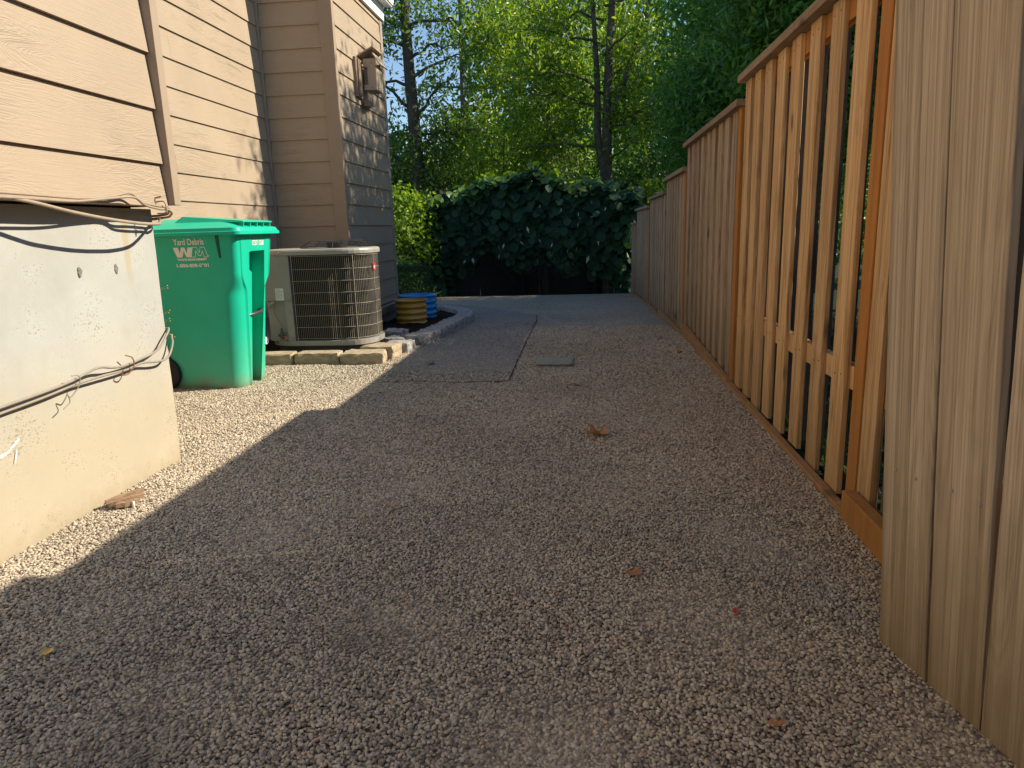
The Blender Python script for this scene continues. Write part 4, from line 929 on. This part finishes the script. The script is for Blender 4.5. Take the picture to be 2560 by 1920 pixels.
# splintered wood chunk by the foundation
wc = empty('wood_chunk', (-1.915, 2.63, .0), 'splintered brown wood chunk lying by the foot of the concrete', 'wood chunk')
for k, (a, b, h) in enumerate((((-1.99, 2.585), (-1.90, 2.71), .018), ((-1.965, 2.575), (-1.875, 2.66), .012), ((-1.935, 2.57), (-1.868, 2.62), .006))):
    a = Vector((*a, .02+h)); b = Vector((*b, .028+h)); dd = (b-a).normalized(); q = Vector((-dd.y, dd.x, 0))*.012; zz = Vector((0, 0, .016))
    mb = MB(); L0 = []
    for f in (0, .2, .4, .6, .8, 1):
        p = a.lerp(b, f); wv = (1-.6*abs(f-.5)); j = Vector((rnd.uniform(-.003, .003), rnd.uniform(-.003, .003), rnd.uniform(-.002, .002)))
        L0.append([p-q*wv-zz*wv+j, p+q*wv-zz*wv+j, p+q*wv+zz*.4*wv+j, p-q*wv+zz*.4*wv+j])
    mb.loft(L0); mb.build('splinter', MAT['chip'], wc)
MB().box((-1.884, 2.594, .012), (-1.876, 2.602, .034)).build('pale_fleck', MAT['decal'], wc)

# ------------------------------------------------------------------ vegetation
def leaf_quads(C, size, rs, droop=.3, aspect=.42, out=None):
    """diamond leaves, folded along the midrib, at centres C"""
    n = len(C); d = rs.normal(0, 1, (n, 3)); d[:, 2] -= droop; d /= np.linalg.norm(d, axis=1)[:, None]
    nr = rs.normal(0, 1, (n, 3)); nr[:, 2] += .5
    s = np.cross(d, nr); s /= np.linalg.norm(s, axis=1)[:, None]+1e-9
    L_ = (size*rs.uniform(.6, 1.25, n))[:, None]; W_ = L_*aspect
    up_ = np.cross(s, d)
    V = np.stack([C-d*L_*.5, C+s*W_*.5+up_*W_*.12-d*L_*.05, C+d*L_*.5, C-s*W_*.5+up_*W_*.12-d*L_*.05], 1).reshape(-1, 3)
    F = np.arange(n*4).reshape(n, 4)
    return V, F
def ellip(n, c, r, rs, shell=.55):
    p = rs.normal(0, 1, (n, 3)); p /= np.linalg.norm(p, axis=1)[:, None]
    q = rs.uniform(shell**3, 1, n)**(1/3); return np.array(c)+p*q[:, None]*np.array(r)
def limb(a, b, rs, sag=.0, n=7, wob=.06):
    a = np.array(a, float); b = np.array(b, float); L_ = np.linalg.norm(b-a); P = []
    for i in range(n):
        f = i/(n-1); p = a+(b-a)*f; p = p+rs.normal(0, wob*L_, 3)*math.sin(math.pi*f)*.6; p[2] += sag*L_*math.sin(math.pi*f); P.append(p)
    return P
def tree(name, label, group, trunks, r0, limbs, crowns, nclu, nleaf, lsize, mleaf, mbark, seed, droop=.3, limb_leaf=0, shell=.55, crad=.34, aspect=.42, twigs=0):
    rs = np.random.RandomState(seed)
    base = trunks[0][0]; root = empty(name, base, label, 'tree', group)
    tb = MB()
    for j, tr in enumerate(trunks):
        P = smooth_path(tr, 6); m = len(P); tb.tube(P, [r0[j]*(1-.72*i/(m-1))*(1.0+.25*max(0, 1-i/4.)) for i in range(m)], 9)
    tb.build('trunk', mbark, root)
    lb = MB(); cl = []
    for (a, b, rr) in limbs:
        P = limb(a, b, rs, .06, 8); lb.tube(P, [rr*(1-.8*i/7) for i in range(8)], 6)
        for q in range(twigs or 5):
            p = P[rs.randint(2, 8)]; e = p+rs.normal(0, .28, 3)*np.linalg.norm(np.array(b)-np.array(a))*.45; lb.tube([p, (p+e)/2+rs.normal(0, .04, 3), e], [rr*.3, rr*.2, rr*.08], 5)
            if limb_leaf:
                for z in (p, (p+e)/2, e): cl.append((z, limb_leaf))
    if limbs: lb.build('branch', mbark, root)
    Cs = []
    for p, k in cl: Cs.append(p+rs.normal(0, crad*.8, (k, 3)))
    for (c, r) in crowns:
        cc = ellip(nclu, c, r, rs, shell)
        k = nleaf; q = rs.normal(0, 1, (nclu*k, 3))*crad*rs.uniform(.5, 1.3, (nclu*k, 1)); q[:, 2] *= .7
        Cs.append(np.repeat(cc, k, 0)+q)
    C = np.concatenate(Cs); V, F = leaf_quads(C, lsize, rs, droop, aspect)
    npmesh('crown', V, F, mleaf, root)
    return root
LF = dict(
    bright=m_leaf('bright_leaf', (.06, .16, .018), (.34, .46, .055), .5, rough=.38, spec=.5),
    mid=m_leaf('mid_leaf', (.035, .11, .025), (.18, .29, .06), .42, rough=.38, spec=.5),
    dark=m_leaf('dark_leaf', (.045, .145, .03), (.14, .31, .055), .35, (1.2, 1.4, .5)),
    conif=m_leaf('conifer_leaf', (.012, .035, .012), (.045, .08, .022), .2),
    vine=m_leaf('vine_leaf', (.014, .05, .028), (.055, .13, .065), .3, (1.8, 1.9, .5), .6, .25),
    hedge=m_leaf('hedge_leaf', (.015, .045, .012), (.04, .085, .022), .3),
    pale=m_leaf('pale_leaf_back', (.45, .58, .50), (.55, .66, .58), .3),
)
gT = 'trees behind the vine at the end of the path'
B = -2.3
# T1: dark straight trunk, thin crown with sky between
Lm = []
rs1 = np.random.RandomState(5)
for z, s_ in ((2.2, 1), (2.9, -1), (3.5, 1), (4.1, 1), (4.3, -1), (4.9, -1), (5.1, 1), (5.6, 1), (5.9, -1), (6.4, 1), (6.9, -1), (7.2, 1), (3.2, 1), (8.2, 1), (8.4, -1), (9.2, 1)):
    Lm.append(((-4.62, 20, z), (-4.62+s_*rs1.uniform(1.0, 2.3), 20+rs1.uniform(-1.3, 1.0), z+rs1.uniform(-.2, 1.0)), .05))
tree('tree', 'tall dark-trunked tree with sparse branches against blue sky, nearest the house', gT,
     [[(-4.55, 20, B), (-4.60, 20, 1), (-4.58, 20, 3), (-4.66, 20, 5.5), (-4.72, 20, 8), (-4.8, 20, 11.5)]], [.26], Lm,
     [((-5.6, 20.3, 3.0), (1.4, 1, 1.8)), ((-3.9, 20.3, 3.4), (1.0, .9, 1.1)), ((-5.7, 20.0, 6.6), (1.1, .9, 1.0))], 34, 44, .16, LF['mid'], MAT['bark'], 11, .6, 18, .2, .34, .40)
Lm = []
for z, s_ in ((2.4, 1), (2.8, -1), (3.3, 1), (3.9, -1), (4.4, 1), (5.0, -1), (5.6, 1), (6.2, 1), (6.6, -1), (7.2, 1), (7.8, -1), (8.5, 1)):
    Lm.append(((-3.42, 21, z), (-3.42+s_*rs1.uniform(.7, 1.8), 21+rs1.uniform(-1.2, 1.), z+rs1.uniform(-.1, .9)), .035))
tree('tree', 'slender pale-barked tree second from the house, leaves lit yellow-green', gT,
     [[(-3.5, 21, B), (-3.45, 21, 1), (-3.42, 21, 3), (-3.38, 21, 6), (-3.3, 21, 10)]], [.13], Lm,
     [((-3.1, 21.2, 3.0), (1.3, 1.0, 1.2)), ((-2.7, 20.8, 6.5), (1.1, 1, 1.3))], 26, 72, .15, LF['bright'], MAT['birch'], 12, .5, 24, .2, .34, .42)
# T3 forked tree right of centre
Lm = []
for z, s_ in ((2.6, 1), (3.0, -1), (3.4, 1), (3.9, -1), (4.3, -1), (4.6, 1), (5.2, 1), (5.4, -1), (6.0, -1), (6.3, 1), (7.0, -1), (7.4, 1), (2.9, 1), (8, -1)):
    Lm.append(((.5, 19, z), (.5+s_*rs1.uniform(.8, 2.2), 19+rs1.uniform(-1.2, .8), z+rs1.uniform(.0, 1.0)), .04))
tree('tree', 'forked rough-barked tree right of centre with a limb slanting up to the right', gT,
     [[(.62, 19, B), (.60, 19, 1), (.58, 19, 2.6), (.60, 19, 4.5), (.72, 19, 6.5), (.9, 19, 9)], [(.56, 19, 2.4), (.36, 19, 3.2), (.34, 19, 4.6), (.25, 19, 6.2), (.1, 19, 8.5)],
      [(.60, 19, 3.6), (.95, 18.9, 4.4), (1.25, 18.9, 5.3), (1.62, 18.8, 6.4), (1.9, 18.8, 7.6)]], [.19, .12, .09], Lm,
     [((.2, 19.4, 5.9), (2.2, 1.1, 1.5)), ((1.4, 19.2, 4.2), (1.3, .8, 1.0)), ((-.9, 19.4, 4.2), (1.1, .8, 1.2))], 30, 105, .15, LF['bright'], MAT['bark'], 13, .6, 16, .25, .25, .42)
tree('tree', 'leafy tree with lit yellow-green foliage in the centre behind the vine', gT,
     [[(-1.2, 23.5, B), (-1.2, 23.5, 3), (-1.1, 23.5, 6), (-1, 23.5, 10)]], [.14],
     [((-1.2, 23.5, z), (-1.2+s_, 23.3, z+.5), .03) for z, s_ in ((3, 1.4), (3.6, -1.4), (4.4, 1.5), (5.2, -1.2), (6.2, 1.3), (7, -1))],
     [((-1.6, 22.8, 3.4), (1.9, 1.2, 1.8)), ((-.9, 23.2, 6.8), (2.5, 1.3, 2.2))], 36, 130, .16, LF['bright'], MAT['birch'], 14, .6, 12, .3, .34, .40)
tree('tree', 'bushy yellow-green young tree low between the two left trunks', gT,
     [[(-2.2, 19.5, B), (-2.2, 19.5, 1), (-2.1, 19.5, 3.4)]], [.06],
     [((-2.2, 19.5, z), (-2.2+s_, 19.3, z+.6), .02) for z, s_ in ((1.4, .9), (1.8, -1.), (2.4, .9), (2.7, -.7))],
     [((-2.1, 19.5, 2.9), (1.3, .8, 1.0))], 46, 55, .13, LF['bright'], MAT['bark'], 15, .5, 14, .3, .28, .42)
# darker conifer-like trees giving depth
for q, (x, y, z, rx, rz, lb_) in enumerate(((-6.2, 21.5, 1.8, 1.8, 2.2, 'low dark evergreen beside the house corner, behind the first trunk'), (-1.0, 22.2, 4.2, .95, 4.9, 'tall dark evergreen column in the centre background'), (2.4, 20.6, 2.6, 1.7, 3.0, 'dark evergreen right of the forked tree'), (-3.9, 21.6, 1.5, 2.2, 1.7, 'low dark evergreen mass between the two left trunks'))):
    tree('evergreen_tree', lb_, 'dark evergreens in the background', [[(x, y, B), (x, y, z), (x, y, z+rz*.9)]], [.14], [], [((x, y, z), (rx, 1.2, rz))], 150, 46, .15, LF['conif'], MAT['bark'], 30+q, .4, 0, .2, .30, .3)
# distant wood
for q, (x, y, h, rx, m, lb_) in enumerate(((-15, 36, 6.2, 4.2, 'mid', 'distant broad tree at far left of the wood'), (-10.3, 33, 4.4, 2.6, 'dark', 'distant low tree under the sky gap at left'), (-6.2, 35, 3.9, 2.8, 'mid', 'distant low tree below the widest sky gap'), (-2.2, 34, 9.5, 2.6, 'mid', 'distant tall tree left of centre'),
        (2.2, 35, 11, 3.2, 'mid', 'distant tall lit tree behind the forked tree'), (7.2, 34, 11.5, 3.6, 'mid', 'distant tall tree behind the fence'), (13, 32, 11, 4.2, 'mid', 'distant tree far right behind the fence'), (-.1, 30, 6.8, 2.4, 'dark', 'mid-distance dark tree in the centre'))):
    tree('tree', lb_, 'distant wood', [[(x, y, B), (x, y, h*.5), (x+.3, y, h*.95)]], [.22], [], [((x, y, (h+B)/2+.3), (rx, 2.0, (h-B)/2))], 230, 42, .30, LF[m], MAT['bark'], 50+q, .4, 0, .25, .5, .42)
rsw = np.random.RandomState(77); n = 26000
Xw = rsw.uniform(-26, 26, n); top = np.where(Xw < -13, 6.0, np.where(Xw < -7.2, 5.6+.6*np.sin(Xw*1.7), np.minimum(13.5, 6.6+(Xw+7.5)*3)))+.8*np.sin(Xw*2.9)*.5
Zw = B+(top-B)*rsw.uniform(0, 1, n)**.85; Yw = rsw.uniform(39, 43, n)
Vw, Fw = leaf_quads(np.stack([Xw, Yw, Zw], 1), .62, rsw, .3, .5)
tag(npmesh('woodland', Vw, Fw, LF['mid']), kind='stuff')
# leafy trees over the fence on the right: they also shade the end of the path
tree('tree', 'dense dark-green feathery tree overhanging the middle of the fence', 'trees beyond the fence', [[(4.4, 10.3, 0), (4.3, 10.3, 1.5), (4.4, 10.2, 3), (4.6, 10.2, 6)]], [.13],
     [((4.35, 10.3, 1.8+.5*k), (4.35+math.cos(k*2.1)*1.8, 10.3+math.sin(k*2.1)*1.6, 2.6+.6*k), .04) for k in range(8)],
     [((4.8, 10.6, 4.85), (2.7, 2.4, 2.95)), ((3.3, 10.0, 3.7), (1.4, 1.5, 1.6))], 720, 60, .14, LF['dark'], MAT['bark'], 70, .2, 8, .35, .26, .34)
tree('tree', 'dark-green feathery tree farther along, leaning over the far fence bays', 'trees beyond the fence', [[(4.4, 14.2, -.3), (4.3, 14.2, 2), (4.4, 14.1, 6)]], [.14],
     [((4.35, 14.2, 1.6+.55*k), (4.35+math.cos(k*2.3)*2.2, 14.2+math.sin(k*2.3)*1.6, 2.6+.62*k), .045) for k in range(8)],
     [((4.2, 14.2, 4.3), (2.9, 2.3, 3.5)), ((2.9, 13.2, 2.6), (1.5, 1.4, 1.6))], 640, 56, .14, LF['dark'], MAT['bark'], 71, .2, 8, .4, .28, .34)
tree('tree', 'big green tree beyond the end of the fence at right', 'trees beyond the fence', [[(7.6, 19.3, -1), (7.6, 19.3, 3), (7.6, 19.3, 8)]], [.2], [],
     [((7.4, 19.6, 5.2), (3.3, 2.8, 4.6))], 420, 46, .15, LF['mid'], MAT['bark'], 72, .3, 0, .4, .36, .4)
tree('tree', 'dark tree standing behind the near fence bays, seen through the gaps', 'trees beyond the fence', [[(6.6, 8.6, 0), (6.5, 8.6, 1.5), (6.6, 8.6, 4.4)]], [.12], [((6.5, 8.6, 1.2), (5.6, 8.2, 2.2), .05), ((6.5, 8.6, 1.4), (7.4, 8.8, 2.6), .05)],
     [((6.8, 8.9, 3.6), (2.2, 1.9, 1.9))], 240, 46, .11, LF['dark'], MAT['bark'], 73, .2, 6, .35, .28, .36)

def shrub(name, label, c, r, n, size, m, seed, group=None, cat='shrub', box=None, aspect=.5, ncl=0, sp=.16):
    rs = np.random.RandomState(seed); root = empty(name, (c[0], c[1], c[2]-r[2]), label, cat, group)
    st = MB()
    for k in range(7):
        a = k*.9; st.tube([(c[0], c[1], c[2]-r[2]-.1), (c[0]+math.cos(a)*r[0]*.3, c[1]+math.sin(a)*r[1]*.3, c[2]-r[2]*.3), (c[0]+math.cos(a)*r[0]*.6, c[1]+math.sin(a)*r[1]*.6, c[2]+r[2]*.3)], [.02, .012, .005], 5)
    st.build('stem', MAT['bark'], root)
    if box:
        p = rs.uniform(-1, 1, (n, 3)); f = rs.randint(0, 3, n); sg = np.where(rs.uniform(0, 1, n) > .5, 1, -1); p[np.arange(n), f] = sg*rs.uniform(.9, 1.0, n)
        ln = (np.abs(p)**6).sum(1)**(1/6); p = p/np.maximum(ln, 1)[:, None]; C = np.array(c)+p*np.array(r)+rs.normal(0, .008, (n, 3))
    else:
        k = ncl or 60; cc = ellip(k, c, r, rs, .5); C = np.repeat(cc, n//k, 0)+rs.normal(0, 1, (k*(n//k), 3))*np.array([.16, .16, .14])*max(r)*.9
    V, F = leaf_quads(C, size, rs, .1, aspect); npmesh('foliage', V, F, m, root); return root
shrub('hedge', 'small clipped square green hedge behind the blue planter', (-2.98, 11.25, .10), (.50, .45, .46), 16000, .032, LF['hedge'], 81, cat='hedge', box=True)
MBi = MB().loft([rr_loop(-3.36, -2.36, 10.86, 11.64, .06, z) for z in (-.15, .52)]); 
tag(MBi.build('hedge_core', MAT['darkboard']), 'dark twiggy inside of the clipped hedge', 'hedge') if False else None
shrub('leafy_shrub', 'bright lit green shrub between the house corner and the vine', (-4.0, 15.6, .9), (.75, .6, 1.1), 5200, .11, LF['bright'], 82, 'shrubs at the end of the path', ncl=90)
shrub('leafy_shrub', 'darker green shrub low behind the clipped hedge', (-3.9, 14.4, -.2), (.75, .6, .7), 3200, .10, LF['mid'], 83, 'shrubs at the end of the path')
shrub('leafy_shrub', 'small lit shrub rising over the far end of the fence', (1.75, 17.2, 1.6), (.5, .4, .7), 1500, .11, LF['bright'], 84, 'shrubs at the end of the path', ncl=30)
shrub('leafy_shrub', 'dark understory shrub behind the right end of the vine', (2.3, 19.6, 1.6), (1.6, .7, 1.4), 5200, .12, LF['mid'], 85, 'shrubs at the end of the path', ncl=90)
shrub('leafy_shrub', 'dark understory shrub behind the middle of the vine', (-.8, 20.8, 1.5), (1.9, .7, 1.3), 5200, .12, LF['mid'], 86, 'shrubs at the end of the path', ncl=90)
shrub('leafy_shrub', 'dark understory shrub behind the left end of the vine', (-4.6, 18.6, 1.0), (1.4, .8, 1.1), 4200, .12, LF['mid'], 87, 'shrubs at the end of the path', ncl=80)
gS = 'shrubs seen through the fence gaps'
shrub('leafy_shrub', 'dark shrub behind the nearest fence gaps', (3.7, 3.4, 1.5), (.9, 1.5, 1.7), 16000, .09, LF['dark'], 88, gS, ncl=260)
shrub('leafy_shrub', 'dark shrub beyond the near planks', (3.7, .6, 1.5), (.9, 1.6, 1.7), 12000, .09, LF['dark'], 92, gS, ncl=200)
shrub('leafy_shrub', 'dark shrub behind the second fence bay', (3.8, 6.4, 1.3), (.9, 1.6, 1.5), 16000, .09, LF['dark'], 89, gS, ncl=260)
shrub('leafy_shrub', 'sunlit yellow-green shrub far behind the fence gaps', (8.6, 12.4, .9), (1.6, 1.2, 1.2), 7000, .10, LF['bright'], 90, gS, ncl=120)
shrub('leafy_shrub', 'sunlit shrub behind the gap in the near planks', (6.2, 4.4, .8), (1.2, .9, .8), 5000, .08, LF['bright'], 91, gS, ncl=90)

# vine on its pergola
perg = empty('pergola', (-1.2, 17.2, -1.5), 'dark wooden pergola posts half hidden under the vine', 'pergola')
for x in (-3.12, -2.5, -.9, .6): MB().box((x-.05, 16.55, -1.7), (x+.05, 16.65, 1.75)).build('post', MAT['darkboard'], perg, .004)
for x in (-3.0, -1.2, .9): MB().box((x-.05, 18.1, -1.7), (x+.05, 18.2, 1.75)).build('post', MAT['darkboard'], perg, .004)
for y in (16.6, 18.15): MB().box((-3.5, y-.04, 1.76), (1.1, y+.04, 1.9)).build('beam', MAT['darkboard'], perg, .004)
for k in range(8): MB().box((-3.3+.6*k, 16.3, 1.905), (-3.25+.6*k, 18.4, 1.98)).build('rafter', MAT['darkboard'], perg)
vn = empty('vine', (-1.2, 16.8, -1.2), 'big-leaved dark green climbing vine draped thickly over the pergola', 'vine')
rs = np.random.RandomState(9)
def heart(n=12):
    P = [(0, -.05)]
    for k in range(n):
        a = -math.pi/2+math.tau*(k+.5)/n; r = .5*(1+.16*math.cos(a-math.pi/2)+(.12 if abs(a-math.pi/2) < .4 else 0)); P.append((r*math.cos(a), r*math.sin(a)))
    return np.array(P)
def vine_mesh(C, NRM, S_, name, m):
    H = heart(10); n = len(C); k = len(H)
    NRM = NRM/np.linalg.norm(NRM, axis=1)[:, None]
    dn = np.array([0, 0, -1.])+rs.normal(0, .35, (n, 3)); dn -= NRM*(dn*NRM).sum(1)[:, None]; dn /= np.linalg.norm(dn, axis=1)[:, None]
    sd = np.cross(dn, NRM)
    u = H[:, 0][None, :, None]; v_ = H[:, 1][None, :, None]; sz = S_[:, None, None]
    fold = np.abs(H[:, 0])[None, :, None]*.16-(H[:, 1][None, :, None]**2)*.35
    V = C[:, None, :]+sd[:, None, :]*u*sz+dn[:, None, :]*v_*sz+NRM[:, None, :]*(fold-.0)*sz
    tri = np.array([(0, 1+i, 1+(i+1) % (k-1)) for i in range(k-1)])
    F = (np.arange(n)[:, None, None]*k+tri[None]).reshape(-1, 3)
    return npmesh(name, V.reshape(-1, 3), F, m, vn, True)
def vine_top(x): return 1.92+.34*math.exp(-((x+1.25)/.95)**2)+.07*math.sin(x*5)+.05*math.sin(x*11+1)+.035*math.sin(x*23)-.55*max(0, (-2.9-x))-.15*max(0, x-.6)
def vine_bot(x): return .28+.30*math.sin(x*2.3+.5)*.6+.22*math.sin(x*5.1)+.5*math.exp(-((x+1.4)/.8)**2)*.4-(.9 if x < -3.1 or (.1 < x) else 0)*.6-.1
C = []; NR = []
while len(C) < 5200:
    x = rs.uniform(-3.75, 1.22); zt = vine_top(x); zb = vine_bot(x); f = rs.uniform(0, 1); z = zb+(zt-zb)*f
    if f < .25 and rs.uniform() < .55*(1-f/.25): continue
    bulge = .45*math.sin(min(1, f*1.1)*math.pi*.55)
    dx = (x+1.25)/2.5; y = 16.62-bulge+.35*max(0, abs(dx)-.75)+rs.normal(0, .12)
    nx_ = .9*max(0, abs(dx)-.8)*math.copysign(1, dx); C.append((x, y, z)); NR.append((nx_+rs.normal(0, .35), -1+rs.normal(0, .15), .55+(.9 if f > .85 else 0)+rs.normal(0, .35)))
for _ in range(1700):
    x = rs.uniform(-3.5, 1.15); y = rs.uniform(16.2, 18.4); C.append((x, y, vine_top(x)-.02+rs.normal(0, .06))); NR.append((rs.normal(0, .4), rs.normal(0, .4), 1))
for _ in range(260):   # left flank hanging lower
    x = rs.uniform(-3.9, -3.2); C.append((x, 16.6+rs.normal(0, .25), rs.uniform(-.4, 1.2))); NR.append((-.3+rs.normal(0, .3), -1, .4))
C = np.array(C); NR = np.array(NR); vine_mesh(C, NR, rs.uniform(.12, .235, len(C)), 'foliage', LF['vine'])
Ct = np.stack([rs.uniform(-2.9, 1.1, 34), 15.98+rs.normal(0, .06, 34), rs.uniform(.35, 1.75, 34)], 1)
Vt, Ft = leaf_quads(Ct, .17, rs, 2.6, .36); npmesh('turned_leaves', Vt, Ft, LF['pale'], vn)
C = []; NR = []
for _ in range(520):
    x = rs.uniform(-3.5, .2); C.append((x, 16.35+rs.normal(0, .3), vine_top(x)-abs(rs.normal(0, .14))+.03)); NR.append((rs.normal(0, .5), -.6+rs.normal(0, .4), .9))
vine_mesh(np.array(C), np.array(NR), rs.uniform(.11, .21, len(C)), 'part_lit_tone_leaves', LF['mid'])  # lighter leaf colour stands in for light on the vine's upper slope
C = []; NR = []
for _ in range(300):
    x = rs.normal(-1.3, .85); C.append((x, 16.7+rs.normal(0, .4), vine_top(x)+rs.uniform(-.02, .14))); NR.append((rs.normal(0, .7), rs.normal(0, .7), 1))
vine_mesh(np.array(C), np.array(NR), rs.uniform(.11, .19, len(C)), 'sunlit_tone_leaves', LF['bright'])  # bright leaf colour stands in for sun on top of the vine
sb = MB()
for k in range(14):
    x = rs.uniform(-3.3, 1.0); P = [(x, 16.6, 1.8), (x+rs.normal(0, .15), 16.3, 1.0), (x+rs.normal(0, .2), 16.35, .3), (x+rs.normal(0, .25), 16.4, rs.uniform(-.3, .2))]; sb.tube(smooth_path(P, 4), .012, 5)
sb.build('stem', MAT['darkboard'], vn)
# dark back fence in the shade behind the vine
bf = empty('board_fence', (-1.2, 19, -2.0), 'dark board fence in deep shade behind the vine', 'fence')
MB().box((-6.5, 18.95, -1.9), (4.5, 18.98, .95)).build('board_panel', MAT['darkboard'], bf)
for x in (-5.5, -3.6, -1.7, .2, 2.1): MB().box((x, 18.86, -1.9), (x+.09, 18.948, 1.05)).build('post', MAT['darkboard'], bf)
# grass tufts and little weeds
def tuft(c, n, h, label, seed, m=None):
    rs = np.random.RandomState(seed); mb = MB()
    for k in range(n):
        a = rs.uniform(0, 6.28); l = h*rs.uniform(.6, 1.2); b = Vector((c[0]+rs.normal(0, .02), c[1]+rs.normal(0, .03), c[2])); q = Vector((-math.sin(a), math.cos(a), 0))*.0035
        m1 = b+Vector((math.cos(a)*l*.25, math.sin(a)*l*.25, l*.6)); e = b+Vector((math.cos(a)*l*.7, math.sin(a)*l*.7, l*.8))
        mb.add([b-q, b+q, m1+q, m1-q, e], [(0, 1, 2, 3), (3, 2, 4)])
    tag(mb.build('grass_tuft', m or MAT['weed']), label, 'grass', 'green tufts by the fence')
tuft((1.02, 7.9, .0), 22, .22, 'taller green grass tuft growing at the foot of the third fence bay', 1)
tuft((1.10, 3.25, .0), 26, .16, 'green grass tuft in the gap by the first fence bay, nearer', 2)
tuft((1.10, 3.75, .0), 20, .14, 'green grass tuft in the gap by the first fence bay, farther', 3)
tuft((1.12, 2.9, .0), 26, .13, 'thin grass at the gap beside the orange post', 4)
tuft((-2.08, 5.70, .0), 8, .045, 'tiny green weed in front of the tan blocks', 5)
# lawn blades and rough ground cover beyond the fence
rs = np.random.RandomState(31); n = 26000
X = rs.uniform(1.15, 6.5, n); Y = rs.uniform(1.5, 9., n); hgt = rs.uniform(.03, .07, n); a = rs.uniform(0, 6.28, n)
b0 = np.stack([X, Y, np.full(n, -.02)], 1); q = np.stack([-np.sin(a), np.cos(a), 0*a], 1)*.004
e = b0+np.stack([np.cos(a)*hgt*.5, np.sin(a)*hgt*.5, hgt], 1); V = np.stack([b0-q, b0+q, e], 1).reshape(-1, 3)
tag(npmesh('lawn_blades', V, np.arange(n*3).reshape(n, 3), LF['conif']), kind='stuff')

for k, (x, y) in enumerate(((.35, 4.3), (-.2, 3.2), (.62, 3.4), (-.75, 2.6), (.1, 5.2), (.55, 5.3), (-.95, 3.9), (.75, 2.5), (-.3, 6.4), (.3, 7.2))):
    a = rnd.uniform(0, 3.14); l = rnd.uniform(.025, .055); dx, dy = math.cos(a)*l, math.sin(a)*l; z = .011 if y < 7 else .004
    tag(MB().tube(smooth_path([(x-dx, y-dy, z), (x+.004, y-.004, z+.006), (x+dx, y+dy, z+.001)], 4), .0017, 5).build('twig', MAT['bark']), 'thin dark broken twig lying on the gravel', 'twig', 'twigs scattered on the gravel')
